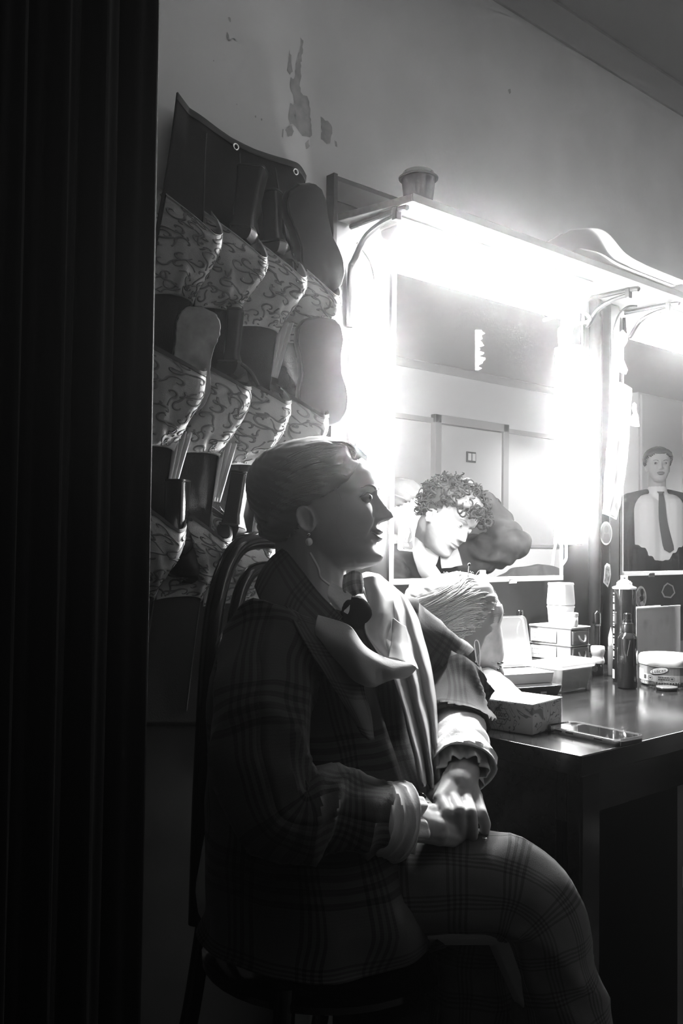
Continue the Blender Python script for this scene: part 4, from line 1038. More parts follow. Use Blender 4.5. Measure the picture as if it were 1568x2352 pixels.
# row 3
heeled_shoe('black heeled shoe toe-down in the first pocket of the lower row, lost in shadow',inpocket(408,1108,.055),inpocket(404,1225,.055)-inpocket(408,1108,.055),(-.8,-.5,0),h=.10,w0=.038,w1=.034,dep=.04,toe=OV+OU*.3)
heeled_shoe('black square heel sticking up from the second pocket of the lower row',inpocket(553,1089,.055),inpocket(535,1195,.05)-inpocket(553,1089,.055),(-.8,-.5,0),h=.098,w0=.034,w1=.032,dep=.034,accent=1,toe=OV+OU*.15)

# ---------------------------------------------------------------- black curtain at the dark side
def curt(u,v):
    a=at(338,700,1.22); b=at(-260,700,1.0); p=a.lerp(b,u); d=(b-a); d.z=0; d.normalize(); nn=V((d.y,-d.x,0))
    if nn.dot(V((_F.x,_F.y,0)))>0: nn=-nn
    f=.022*math.sin(u*34+.6*math.sin(v*3))+.010*math.sin(u*79+v*2)
    return V((p.x,p.y,.02+v*(H-.06)))+nn*(f*(.55+.45*(1-v)))
m=MB().grid(curt,160,24); o=obj('curtain',m,mat('black_curtain',.016,.9,spec=.1,sheen=.03),solid=.002); tag(o,'black curtain hanging from ceiling to floor before the hanging pockets','curtain')
# ---------------------------------------------------------------- people
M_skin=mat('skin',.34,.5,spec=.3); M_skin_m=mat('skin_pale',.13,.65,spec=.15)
M_lip=mat('lips',.11,.35); M_eyew=mat('eye_white',.22,.3); M_iris=mat('iris',.04,.1); M_brow=mat('brow_hair',.07,.8)
M_hairw=mat('blond_hair',.10,.5,spec=.5,sheen=.1); M_hairdk=mat('dark_hair',.02,.55)

BASE=[(-.118,.058,-.010),(-.112,.078,-.012),(-.104,.087,-.018),(-.094,.090,-.026),(-.084,.087,-.034),(-.072,.083,-.045),(-.060,.087,-.056),(-.048,.089,-.066),(-.032,.088,-.078),(-.014,.087,-.090),(.004,.085,-.098),(.018,.083,-.102),(.028,.087,-.104),(.042,.089,-.104),(.058,.086,-.102),(.074,.078,-.097),(.088,.064,-.087),(.100,.044,-.070),(.108,.022,-.046),(.112,.004,-.020)]
WID=[(-.118,.016),(-.112,.028),(-.104,.036),(-.094,.043),(-.084,.049),(-.072,.055),(-.060,.060),(-.048,.064),(-.032,.067),(-.014,.069),(.004,.071),(.018,.073),(.042,.076),(.058,.075),(.074,.070),(.088,.059),(.100,.042),(.108,.024),(.112,.010)]
def g(a): return math.exp(-a*a)
def face_dx(y,z,smile=1.0,male=0):
    ay=abs(y); d=0
    # nose
    nh=interp([(-.036,0),(-.033,.006),(-.029,.018),(-.024,.0265),(-.018,.0255),(-.008,.019),(.004,.0125),(.014,.0075),(.022,.0035),(.032,.001),(.04,0)],z)
    ns=interp([(-.036,.008),(-.024,.0088),(-.010,.0072),(.01,.0065),(.03,.009)],z)
    d+=nh*g(y/ns)
    d+=.0105*g((ay-.0125)/.0052)*g((z+.0255)/.0062)
    d-=.004*g((ay-.0065)/.003)*g((z+.0335)/.0025)
    # sockets, lids
    d-=.0125*g((ay-.0315)/.0145)*g((z-.012)/.0095)
    d-=.006*g((ay-.016)/.006)*g((z-.012)/.009)
    d+=.0105*g((ay-.0315)/.0100)*g((z-.0115)/.0072)
    d-=.0022*g((ay-.0315)/.013)*g((z-.0195)/.0016)          # upper lid crease
    d+=.0016*g((ay-.0315)/.0125)*g((z-.0150)/.0013)          # lash line
    d-=.0014*g((ay-.0315)/.012)*g((z-.0060)/.0016)
    d+=.0032*g((ay-.030)/.018)*g((z-.028)/.0062)
    # cheeks
    d+=.006*g((ay-.043)/.016)*g((z+.018)/.016)
    d+=.003*smile*g((ay-.037)/.012)*g((z+.032)/.011)
    d-=.0035*smile*g((ay-(.022+max(0,(-.03-z))*.45))/.0042)*sstep(-.075,-.045,z)*(1-sstep(-.030,-.018,z))
    # lips
    zc=-.0565+smile*.006*(min(ay,.03)/.026)**2
    w=max(0,1-(ay/.0275)**2)
    d+=.0062*w*g((z-zc-.0062)/.0050)*(1-.12*g(y/.004))
    d+=.0068*w*g((z-zc+.0066)/.0055)
    d-=.0055*(w**.5)*g((z-zc)/.0016)
    d-=.0035*g((ay-.0285)/.004)*g((z-zc)/.005)
    d-=.002*g(y/.003)*g((z+.041)/.005)
    # chin
    d+=.005*g(y/.018)*g((z+.098)/.012)-.0035*g(y/.02)*g((z+.080)/.006)
    return d
def head_pt(th,z,male=0,smile=1.0,face=True):
    xf=interp([(a,b) for a,b,c in BASE],z); xb=interp([(a,c) for a,b,c in BASE],z); w=interp(WID,z)*(1.04 if male else 1)
    cx=(xf+xb)/2; a=(xf-xb)/2; c,s=math.cos(th),math.sin(th)
    ex=.88 if c>0 else .96
    x=cx+a*math.copysign(abs(c)**ex,c); y=w*math.copysign(abs(s)**.94,s)
    if face and c>0: x+=face_dx(y,z,smile,male)*min(1,c*3)
    return V((x,y,z))
def ear_mesh(m,side,R3,o,sc=1):
    c0=V((-.014,side*.0705,-.026))
    ringN=22; rr=[]
    def P(r,a):
        # ear plate: rim raised, concha hollow
        ex=.0138*r*math.cos(a)*(1+.12*math.sin(a)); ez=(.0255 if math.sin(a)>0 else .024)*r*math.sin(a)
        h=interp([(0,.004),(.35,.0035),(.6,.007),(.8,.0125),(.92,.0135),(1.0,.0095)],r)
        if math.sin(a)<-.6: h*=.8
        out=.3*ex
        q=V((ex-.004*math.sin(a)*r,side*(h-.35*ex*1.0),ez)); return o+R3@((c0+q)*sc)
    rs=[.02,.2,.4,.55,.66,.76,.86,.94,1.0]
    front=[[P(r,2*PI*k/ringN) for k in range(ringN)] for r in rs]
    def B(r,a,off):
        ex=.0138*r*math.cos(a); ez=(.0255 if math.sin(a)>0 else .024)*r*math.sin(a); return o+R3@((c0+V((ex-.004*math.sin(a)*r,side*(off-.35*ex),ez)))*sc)
    back=[[B(r,2*PI*k/ringN,h) for k in range(ringN)] for r,h in ((1.0,.006),(.8,.0),(.45,-.006),(.02,-.008))]
    m.loft(front+back)
def head_into(m,R3,o,sc=1,male=0,smile=1.0,nt=128,nz=110,ears=True,face=True):
    zs=[-.118+.230*(i/nz) for i in range(nz+1)]
    rings=[[o+R3@(head_pt(2*PI*k/nt,z,male,smile,face)*sc) for k in range(nt)] for z in zs]
    m.loft(rings)
    if ears:
        for s in (1,-1): ear_mesh(m,s,R3,o,sc)
def face_axes(fwd,up=(0,0,1),roll=0):
    f=V(fwd).normalized(); u=V(up); u=(u-f*u.dot(f)).normalized(); l=u.cross(f)
    R3=Matrix((f,l,u)).transposed(); 
    return R3@Matrix.Rotation(roll,3,'X') if roll else R3
def face_parts(par,R3,o,sc=1,smile=1,brow=M_brow,lashes=True,male=0):
    """eyes, brows, lashes, lips as children of the body"""
    for s in (1,-1):
        c=V((.0722,s*.0315,.0112)); 
        m=MB().ellipsoid(o+R3@(c*sc),.0108*sc,.0118*sc,.0098*sc,M=R3); ey=obj('eye',m,M_eyew,par)
        m=MB(); q=c+V((.0078,s*.0030,.0004)); 
        m.ellipsoid(o+R3@(q*sc),.0036*sc,.0062*sc,.0056*sc,M=R3); obj('iris',m,M_iris,ey)
        m=MB(); n=14; rows=[]
        for k in range(n+1):
            t=k/n; y=.016+.034*t; z=.0268+.0085*math.sin(PI*min(1,t*1.05)*.72)-.004*t*t
            y_=s*y; th=None
            x=surf_x(y_,z,male,smile)
            wd=.0030*(1-.75*t)*(.55+.45*min(1,t*6)); rows.append([o+R3@(V((surf_x(y_,z+dz,male,smile)+.0010,y_,z+dz))*sc) for dz in (-wd,0,wd)])
        m.loft(rows,closed=False,cap=False); obj('eyebrow',m,brow,par,solid=.0012)
        if lashes:
            m=MB()
            for k in range(15):
                t=k/14; y=.0205+.0225*t; z=.0125+.0052*math.sin(PI*t)
                p=V((surf_x(s*y,z,male,smile)-.0002,s*y,z)); d=V((.0055,s*(.003*(t-.3)*2),.0035))
                m.tube([o+R3@(p*sc),o+R3@((p+d*.6+V((0,0,-.0004)))*sc),o+R3@((p+d)*sc)],[.00042*sc,.0003*sc,.0001*sc],4)
            rows=[]
            for k in range(13):
                t=k/12; y=.0198+.0245*t; z=.0118+.0056*math.sin(PI*t); rows.append([o+R3@(V((surf_x(s*y,z+dz,male,smile)+.0009,s*y,z+dz))*sc) for dz in (0,.0011)])
            m.loft(rows,closed=False,cap=False); obj('eyelashes',m,M_iris,par,solid=.0006)
    # lips laid on the mouth relief
    m=MB(); n=30
    for lo,hi in (((0.0008,.0108)),((-.0125,-.0008))):
        rows=[]
        for k in range(n+1):
            y=-.0262+.0524*k/n; ay=abs(y); zc=-.0565+smile*.006*(min(ay,.03)/.026)**2; w=max(0,1-(ay/.0265)**2)
            wv=w**.6
            if hi>0: a,b=zc+.0006,zc+.0006+(hi*wv*(1-.16*g(y/.0045)))
            else: a,b=zc-.0006+lo*(w**.8),zc-.0006
            rows.append([o+R3@(V((surf_x(y,lerp(a,b,j/5),male,smile)+.0007,y,lerp(a,b,j/5)))*sc) for j in range(6)])
        m.loft(rows,closed=False,cap=False)
    obj('lip_colour',m,M_lip,par,solid=.0005)
def surf_x(y,z,male=0,smile=1):
    xf=interp([(a,b) for a,b,c in BASE],z); xb=interp([(a,c) for a,b,c in BASE],z); w=interp(WID,z)*(1.04 if male else 1)
    cx=(xf+xb)/2; a=(xf-xb)/2; s=min(.999,(abs(y)/w))**(1/.94); c=math.sqrt(1-s*s)
    return cx+a*c**.88+face_dx(y,z,smile,male)*min(1,c*3)

# ------------------------------------------------ seated woman in the checked jacket
HO=at(744,1163,1.50)
hf=(_R*1.0+_F*-.17+V((0,0,.03))).normalized()
HR=face_axes(hf,up=V((0,0,1))+_R*-.03)@Matrix.Diagonal((1,1,.87))
HS=1.0
def HP(x,y,z): return HO+HR@(V((x,y,z))*HS)
neckb=at(722,1392,1.50)
shR=at(610,1482,1.37); shL=at(868,1448,1.62)
pelv=at(650,2010,1.50); hipR=at(610,2025,1.43); hipL=at(690,2020,1.56)
elR=at(640,1850,1.245); wrR=at(948,1890,1.33)
elL=at(1034,1592,1.655); wrL=at(1062,1775,1.44)
knR=at(1176,2072,1.37); knL=at(1060,2050,1.50)
anR=at(1470,2800,1.36); anL=at(1100,2700,1.42)
anR.z=.096; anL.z=.096
wroot=empty('person',V((pelv.x,pelv.y,0)),'seated smiling person with slicked-back blond hair in an oversized checked jacket','person')
b=MB()
chest=(shR+shL)/2*.72+neckb*.1+pelv*.18
fwdT=((knR+knL)/2-pelv); fwdT.z=0; fwdT.normalize()
waist=chest.lerp(pelv,.58)+fwdT*-.02
ch=chest+V((0,0,-.03))
b.chain([(HP(-.028,0,-.045),.056),(neckb+V((0,0,.02)),.054),(neckb+V((0,0,-.05)),.07)],20)
for a,r1 in ((shR,.055),(shL,.055)): b.capsule(neckb+V((0,0,-.045)),.055,a,r1,16)
sd_=(shL-shR).normalized()
for k in (-1,0,1):
    b.chain([(ch+sd_*k*.075,.085),(waist+sd_*k*.06,.08),(pelv+sd_*k*.06,.10)],16)
b.chain([(shR,.05),(elR,.038),(wrR,.026)]); b.chain([(shL,.05),(elL,.038),(wrL,.027)])
b.chain([(hipR,.09),(knR,.058),(knR.lerp(anR,.4),.05),(anR,.036)]); b.chain([(hipL,.09),(knL,.058),(knL.lerp(anL,.4),.05),(anL,.036)])
def foot(an,d):
    d=V(d); d.z=0; d.normalize(); b.chain([(an+V((0,0,-.045)),.038),(an+d*.09+V((0,0,-.055)),.036),(an+d*.17+V((0,0,-.065)),.024)])
foot(anR,knR-hipR); foot(anL,knL-hipL)
def hand(b,wr,palmdir,knuck,fingers,thumb,wrad=.027):
    """wr wrist, knuck list of four knuckle points, fingers list of [pip,dip,tip], thumb list"""
    kc=sum(knuck,V((0,0,0)))/4
    for k in knuck:
        b.chain([(wr.lerp(kc,.12)+(k-kc)*.35,.021),(wr.lerp(k,.55),.0175),(k,.0125)],12)
    for k,f in zip(knuck,fingers):
        b.chain([(k,.0115),(f[0],.0098),(f[1],.0088),(f[2],.0072)],12)
    b.chain([(wr.lerp(thumb[0],.35),.018),(thumb[0],.0145),(thumb[1],.0115),(thumb[2],.0085)],12)
# far hand: back of the hand to us, fingers hanging over the other hand
kn=[at(1012,1836,1.365),at(1036,1829,1.375),at(1066,1828,1.385),at(1090,1830,1.40)]
fg=[[at(1028,1866,1.335),at(1032,1893,1.345),at(1034,1910,1.365)],
    [at(1054,1862,1.338),at(1057,1897,1.345),at(1059,1922,1.362)],
    [at(1080,1866,1.345),at(1085,1898,1.352),at(1086,1923,1.365)],
    [at(1104,1868,1.365),at(1114,1893,1.372),at(1112,1915,1.38)]]
th=[at(1000,1832,1.40),at(993,1862,1.395),at(1002,1888,1.39)]
hb=MB(); hand(hb,wrL.lerp(at(1050,1800,1.405),.55),None,kn,fg,th)
hb.chain([(elL.lerp(wrL,.7),.030),(wrL,.027),(at(1052,1800,1.405),.026)],14)
# near hand: palm under the far one, thumb upward
kn2=[at(1006,1884,1.335),at(1010,1898,1.325),at(1012,1912,1.325),at(1010,1924,1.33)]
fg2=[[at(1040,1893,1.36),at(1052,1902,1.385),at(1050,1908,1.40)],[at(1046,1907,1.35),at(1060,1916,1.375),at(1058,1922,1.395)],[at(1044,1920,1.35),at(1056,1928,1.37),at(1052,1931,1.385)],[at(1036,1930,1.35),at(1046,1935,1.365),at(1042,1936,1.375)]]
th2=[at(985,1868,1.345),at(1003,1866,1.36),at(1018,1872,1.375)]
hand(hb,at(955,1893,1.33),None,kn2,fg2,th2)
hb.chain([(elR.lerp(wrR,.7),.030),(at(955,1893,1.33),.026)],14)
hd=MB(); head_into(hd,HR,HO,HS)
# one continuous skin: body first, then head and hands fused in at fine grain
tmp=MB()
for src in (b,hb): tmp.add(src.v,src.f)
tmp.add(hd.v,hd.f)
body=fused('body',tmp,M_skin,.0024,2,wroot)
face_parts(wroot,HR,HO,HS)
# nails on the far hand
# hair: smooth cap drawn back to a low roll
def hair_edge(th,z):
    """signed amount behind the hairline (m) for the skull point"""
    p=head_pt(th,z,face=False)
    hx=interp([(-.09,-.070),(-.06,-.045),(-.035,-.032),(-.012,-.026),(.006,-.006),(.018,.016),(.030,.034),(.045,.050),(.060,.058),(.075,.062),(.090,.056),(.112,.05)],z)
    return hx-p.x
def hair_shell(nt=150,nz=90,thick=.012,seed=0):
    m=MB(); zs=[-.098+.2112*(i/nz) for i in range(nz+1)]
    ok=[]
    for z in zs:
        for k in range(nt):
            th=2*PI*k/nt; p=head_pt(th,z,face=False); e=hair_edge(th,z)
            t=thick*sstep(0,.022,e)-.004*(1-sstep(-.01,.004,e))
            n=V((p.x+.01,p.y,max(z,0)*.8+.0001 if z>0 else 0)); n.normalize()
            # volume: back roll and crown lift
            t+=.010*sstep(.05,.11,-p.x+.01)*(1-sstep(.05,.10,z))*sstep(-.06,-.0,z)+.030*sstep(.015,.06,-p.x)*sstep(-.118,-.055,z)*(1-sstep(-.06,-.005,z))
            t+=.004*sstep(.06,.1,z)*sstep(-.02,.04,e)
            sw=math.sin((p.z*1.0+.9*abs(p.y)+.25*p.x)*420+3*noise.noise(p*30))
            t+=.0007*sw*sstep(.0,.02,e)
            q=p+n*t; m.v.append(tuple(HP(*q))); m.uv.append((0,0)); ok.append(e>-.006)
    for i in range(nz):
        for k in range(nt):
            a,b_,c,d=i*nt+k,i*nt+(k+1)%nt,(i+1)*nt+(k+1)%nt,(i+1)*nt+k
            if ok[a] and ok[b_] and ok[c] and ok[d]: m.f.append((a,b_,c,d)); m.m.append(0)
    top=[nz*nt+k for k in range(nt)]; m.f.append(tuple(top)); m.m.append(0)
    return m
hm=hair_shell(); hair=obj('hair',hm,M_hairw,wroot,fixn=False,solid=.003)
m=MB(); rnd=random.Random(17)
def hwedge(z): return interp([(-.09,-.070),(-.06,-.045),(-.035,-.032),(-.012,-.026),(.006,-.006),(.018,.016),(.030,.034),(.045,.050),(.060,.058),(.075,.062),(.090,.056),(.112,.05)],z)
for k in range(620):
    s=rnd.choice((-1,-1,-1,1)); h=lerp(-.005,.100,rnd.random()); hx=hwedge(h)-rnd.uniform(.002,.03); P=[]; tgt=lerp(-.075,.03,(h+.005)/.105)+rnd.uniform(-.012,.012); lf=rnd.uniform(.0122,.0142)
    for i in range(12):
        t=i/11; z=lerp(h,tgt,t**1.5)+.008*math.sin(PI*t)
        xf=interp([(a_,b) for a_,b,c in BASE],z); xb=interp([(a_,c) for a_,b,c in BASE],z); w=interp(WID,z); x=lerp(min(hx,xf-.01),xb+.004,t); cx=(xf+xb)/2; ax=(xf-xb)/2; c=max(-.99,min(.99,(x-cx)/ax)); y=s*w*math.sqrt(1-c*c)
        p_=V((x,y,z)); ee=hwedge(z)-x
        n=V((x+.01,y,z*.8+.0001 if z>0 else 0)).normalized()
        tt=.012*sstep(0,.022,ee)+.010*sstep(.05,.11,-x+.01)*(1-sstep(.05,.10,z))*sstep(-.06,-.0,z)+.030*sstep(.015,.06,-x)*sstep(-.118,-.055,z)*(1-sstep(-.06,-.005,z))+.004*sstep(.06,.1,z)*sstep(-.02,.04,ee)
        P.append(HP(*(p_+n*(tt+lf-.0118))))
    m.tube(smooth_path(P,20),[.00075*(1-.5*(i/20)) for i in range(21)],4)
obj('hair_strands',m,mat('blond_strand',.16,.42,spec=.5),wroot,fixn=False)
# crown roll, forelock and low chignon, as combed locks
def lock(pts,r,n=26,strands=0):
    m=MB(); P=smooth_path(pts,n); rad=[r*math.sin(PI*min(.97,max(.06,i/n)))**.5 for i in range(n+1)]
    m.tube(P,rad,12); return m
m=MB()
for k in range(9):
    t=k/8; y=-.055+.110*t
    a=HP(.052-.01*abs(t-.5)*2,y*.75,.086+.012*math.cos((t-.5)*3)); c_=HP(.012,y,.112+.006*math.cos((t-.5)*3)-abs(y)*.12); d=HP(-.055,y*1.05,.096-abs(y)*.2); e_=HP(-.098,y*.8,.055-abs(y)*.1)
    m.tube(smooth_path([a,c_,d,e_],24),[.0085*math.sin(PI*min(.95,max(.08,i/24)))**.5 for i in range(25)],10)
obj('crown_hair',m,M_hairw,wroot)
m=MB(); rnd=random.Random(8)
for k in range(46):
    t=k/45; y=-.045+.09*t; a=rnd.uniform(0,.012)
    m.tube(smooth_path([HP(.060-a*.5,y,.080+a*.3),HP(.066-a,y*1.02,.094+a*.2),HP(.052-a,y*1.08,.106+rnd.uniform(-.002,.004)),HP(.022,y*1.1,.113),HP(-.01,y*1.1,.115)],14),[.0022*(1-.5*i/14) for i in range(15)],5)
obj('forelock',m,M_hairw,wroot)
# stray hairs that catch the lamp light
m=MB(); rnd=random.Random(21)
for k in range(120):
    y=rnd.uniform(-.06,.06); x=rnd.uniform(-.08,.06); z=.113-(x*x)*5-(y*y)*6
    p=HP(x,y,z+.004); L=rnd.uniform(.008,.028); d=HR@V((rnd.uniform(-1,.6),rnd.uniform(-.8,.8),rnd.uniform(.3,1)))*L
    m.tube([p,p+d*.5+HR@V((rnd.uniform(-.3,.3)*L,0,.2*L)),p+d],[.00025,.0002,.0001],4)
for a in range(3):
    m.tube(smooth_path([HP(.030,-.071,.035),HP(.036+.003*a,-.074,.0),HP(.032,-.071,-.04),HP(.04+.004*a,-.066,-.075)],14),[.0003]*15,4)
obj('stray_hairs',m,mat('fine_hair',.3,.4),wroot)
m=MB(); m.tube(smooth_path([HP(-.012,-.066,-.085),HP(.0,-.064,-.112),HP(.004,-.062,-.13),HP(.022,-.060,-.15),HP(.022,-.064,-.17),HP(.008,-.066,-.185)],24),[.0026]*8+[.0022]*9+[.0015]*7+[.0004],6); obj('loose_strand',m,mat('strand_light',.45,.4),wroot)
# earring
er=MB(); 
er.ellipsoid(HP(-.010,-.0785,-.0525),.0028,.0028,.0028); er.tube([HP(-.010,-.0785,-.054),HP(-.010,-.079,-.060)],.0008,6)
eo=obj('earring',er,M_chrome,wroot); obj('pearl',MB().ellipsoid(HP(-.010,-.079,-.0655),.0058,.0058,.0066),mat('pearl',.7,.2,coat=.5),eo)
# ---------------------------------------------------------------- clothes of the seated person
M_plaid=plaid_mat('check_cloth',.040,.006,.2,9.2)
M_lining=mat('dark_lining',.012,.7)
M_satin=mat('pale_satin',.38,.42,spec=.35,sheen=.05); M_shirt=mat('pale_shirt',.68,.8,bump=.25,bump_scale=250); M_scarf=mat('soft_scarf',.40,.75,bump=.15,bump_scale=400)
M_trouser=plaid_mat('trouser_check',.075,.02,.2,16)
up=V((0,0,1))
lat=(shL-shR); lat.z=0; lat.normalize(); fw=V((lat.y,-lat.x,0))
if fw.dot(_R)<0: fw=-fw
def wr3(p,a,s,seed=0): return V((noise.noise(p*s+V((seed,0,0))),noise.noise(p*s+V((0,seed+3,0))),noise.noise(p*s+V((0,0,seed+7)))))*a
# torso shell
secs=[(-.05,.095,.205,.175),(.00,.098,.198,.172),(.12,.088,.185,.16),(.26,.055,.178,.142),(.38,.02,.178,.125),(.455,.0,.172,.105),(.50,-.008,.145,.086),(.525,-.012,.10,.070),(.545,-.014,.070,.062)]
spine=[pelv+V((0,0,-.05)),pelv,pelv.lerp(neckb,.25)-fw*.02,pelv.lerp(neckb,.52)-fw*.025,pelv.lerp(neckb,.75)-fw*.01,pelv.lerp(neckb,.88),pelv.lerp(neckb,.945),pelv.lerp(neckb,.975),neckb+V((0,0,.004))]
def torso(u,v):
    x=v*(len(secs)-1); i=min(int(x),len(secs)-2); f=x-i
    k=[lerp(a,b,f) for a,b in zip(secs[i],secs[i+1])]
    c=cr(spine,v); a=2*PI*u
    ca,sa=math.cos(a),math.sin(a)
    p=c+fw*(k[1]+k[3]*math.copysign(abs(ca)**.85,ca))+lat*(k[2]*math.copysign(abs(sa)**.85,sa))
    # long diagonal drape folds in front
    fr=max(0,ca); p+=fw*(.008*math.sin(u*60+v*14)*fr*(1-v)+.006*math.sin(v*26+u*18)*(1-v))
    return p+wr3(p,.006,14,2)
m=MB().grid(torso,110,90,uvf=lambda u,v:(u*1.20,v*.62))
jk=obj('jacket',m,M_plaid,wroot,fixn=False,solid=.003,solid_off=1)
def sleeve(name,pts,radii,mt,seed,nl=60,na=36,fold=.006,squash=1.0,uvk=.4,par=None,open_end=True):
    P=smooth_path(pts,nl); rad=[interp([(i/(len(radii)-1),r) for i,r in enumerate(radii)],k/nl) for k in range(nl+1)]
    t0=(P[1]-P[0]).normalized(); nr=t0.orthogonal().normalized(); fr=[]
    for i,p in enumerate(P):
        t=(P[min(i+1,nl)]-P[max(i-1,0)]).normalized(); nr=(nr-t*nr.dot(t)).normalized(); fr.append((p,nr.copy(),t.cross(nr)))
    L=sum((a-b).length for a,b in zip(P,P[1:]))
    def fn(u,v):
        x=v*nl; i=min(int(x),nl-1); f=x-i
        p=fr[i][0].lerp(fr[i+1][0],f); n1=fr[i][1].lerp(fr[i+1][1],f); n2=fr[i][2].lerp(fr[i+1][2],f); r=lerp(rad[i],rad[i+1],f); a=2*PI*u
        w1=1-abs(math.sin(v*11+1.6*math.sin(a+seed)+seed)); w2=1-abs(math.sin(1.5*a+v*6+seed*1.7+1.2*math.sin(v*9)))
        r2=r+fold*(1.5*w1**2.2-.6)+fold*(1.1*w2**2-.5)
        q=p+n1*(math.cos(a)*r2)+n2*(math.sin(a)*r2*squash)
        return q+wr3(q,fold*.6,22,seed)
    m=MB().grid(fn,na,nl,uvf=lambda u,v:(u*uvk,v*L))
    return obj(name,m,mt,par or wroot,fixn=False,solid=.0025,solid_off=0)
# far arm
elx=elL+V((0,0,.020))
cutL=elx.lerp(wrL,.50)
sleeve('sleeve',[shL-lat*.03+V((0,0,.012)),shL.lerp(elx,.35)+lat*.015+V((0,0,.012)),elx+lat*.004,elx.lerp(wrL,.22)+V((0,0,.01)),elx.lerp(wrL,.58)],[.070,.066,.060,.060,.054],M_plaid,3.1,fold=.009)
e1=elx.lerp(wrL,.50); e2=elx.lerp(wrL,.97)
sleeve('shirt_cuff',[e1,e1.lerp(e2,.5)+V((0,0,.004)),e2],[.043,.048,.054],M_shirt,5.0,nl=24,fold=.003)
def frill(name,c,ax,r,L,n,amp,mt,seed):
    ax=ax.normalized(); a=ax.orthogonal().normalized(); b=ax.cross(a)
    def fn(u,v):
        t=2*PI*u; rr=r*(1-.12*v)+amp*v*math.sin(n*t+seed)+amp*.5*v*math.sin((n*2+1)*t+seed*2)
        return c+ax*(L*v+.004*v*math.cos(n*t))+a*(math.cos(t)*rr)+b*(math.sin(t)*rr)
    m=MB().grid(fn,120,12); return obj(name,m,mt,wroot,fixn=False,solid=.0012)
frill('cuff_frill',e2-(e2-e1).normalized()*.022,(e2-e1),.040,.034,7,.006,M_shirt,1.0)
# near arm
elr=elR
sleeve('sleeve',[shR+lat*.03+V((0,0,.012)),shR.lerp(elr,.35)-lat*.012,elr-lat*.004,elr.lerp(wrR,.3)+V((0,0,.004)),elr.lerp(wrR,.72)],[.076,.074,.066,.062,.054],M_plaid,1.3,fold=.009)
c1=elr.lerp(wrR,.66); c2=elr.lerp(wrR,.90)
sleeve('shirt_cuff',[c1,c1.lerp(c2,.5),c2],[.045,.050,.056],M_scarf,2.0,nl=20,fold=.002)
frill('cuff_frill',c2-(c2-c1).normalized()*.012,(c2-c1),.038,.036,5,.006,M_scarf,2.0)
# shoulders: soft caps that carry the sleeves over the torso
for s,sh_ in ((1,shL),(-1,shR)):
    def cap(u,v,s=s,sh_=sh_):
        a=PI*u; b=v; c=sh_+lat*s*(-.03)
        q=c+lat*(s*(-.10+.115*b))+fw*(.078*math.cos(a)*(1-.1*b))+up*(.066*math.sin(a)*(1-.25*(1-b))+.016*(1-b)-.004)
        return q+wr3(q,.004,18,s)
    m=MB().grid(cap,30,20,uvf=lambda u,v:(u*.3,v*.14)); obj('shoulder',m,M_plaid,wroot,fixn=False,solid=.003)
# collar and lapels
def cloth(name,rows,mt,nu=40,nv=50,th=.0025,folds=0,waves=2.5,wob=.002,ws=28,uvs=(.12,.4),seed=0,edge=0):
    R=[[at(*q) for q in r] for r in rows]; f0=patch(R,wob=wob,ws=ws,seed=seed)
    def fn(u,v):
        p=f0(u,v)
        if folds:
            p=p-_F*(folds*math.sin(u*waves*2*PI+1.2*math.sin(v*4)+seed)*(.4+.6*v))
        return p
    m=MB().grid(fn,nu,nv,uvf=lambda u,v:(u*uvs[0],v*uvs[1])); return obj(name,m,mt,wroot,fixn=False,solid=th)
cloth('collar',[[(650,1258,1.47),(690,1308,1.43),(738,1368,1.405),(785,1418,1.385)],[(622,1282,1.45),(655,1345,1.395),(705,1408,1.365),(758,1458,1.35)],[(596,1322,1.43),(632,1392,1.365),(690,1448,1.335),(742,1492,1.33)],[(584,1350,1.42),(622,1418,1.36),(684,1468,1.335),(735,1505,1.335)]],M_plaid,uvs=(.26,.12))
cloth('lapel',[[(655,1392,1.345),(690,1412,1.35),(728,1425,1.37),(760,1430,1.39)],[(700,1478,1.30),(740,1490,1.32),(780,1496,1.35),(812,1500,1.38)],[(764,1578,1.295),(792,1588,1.305),(818,1592,1.325),(838,1592,1.345)],[(832,1690,1.30),(842,1694,1.31),(850,1697,1.32),(858,1700,1.33)]],M_plaid,uvs=(.13,.36),folds=.004,waves=.8)
cloth('satin_shawl',[[(812,1322,1.50),(845,1316,1.53),(872,1322,1.56),(892,1338,1.585)],[(848,1388,1.445),(885,1372,1.475),(915,1366,1.51),(938,1382,1.55)],[(882,1468,1.405),(914,1448,1.44),(940,1440,1.48),(968,1448,1.53)],[(902,1545,1.39),(937,1540,1.42),(964,1538,1.46),(992,1545,1.505)],[(928,1640,1.38),(957,1640,1.41),(982,1640,1.45),(1006,1650,1.485)],[(952,1740,1.375),(977,1745,1.40),(994,1750,1.43),(1009,1756,1.455)],[(965,1800,1.38),(982,1802,1.40),(996,1806,1.42),(1008,1808,1.44)]],M_satin,nu=90,nv=80,folds=.016,waves=2.6,uvs=(.1,.4))
cloth('satin_drape',[[(833,1328,1.455),(858,1324,1.465),(884,1334,1.485)],[(846,1395,1.42),(876,1385,1.425),(903,1376,1.455)],[(838,1440,1.395),(874,1440,1.40),(906,1426,1.435)],[(862,1490,1.385),(885,1490,1.39),(903,1482,1.42)],[(888,1524,1.385),(897,1524,1.388),(905,1522,1.40)]],M_satin,folds=.004,waves=1.3,uvs=(.1,.2),seed=3)
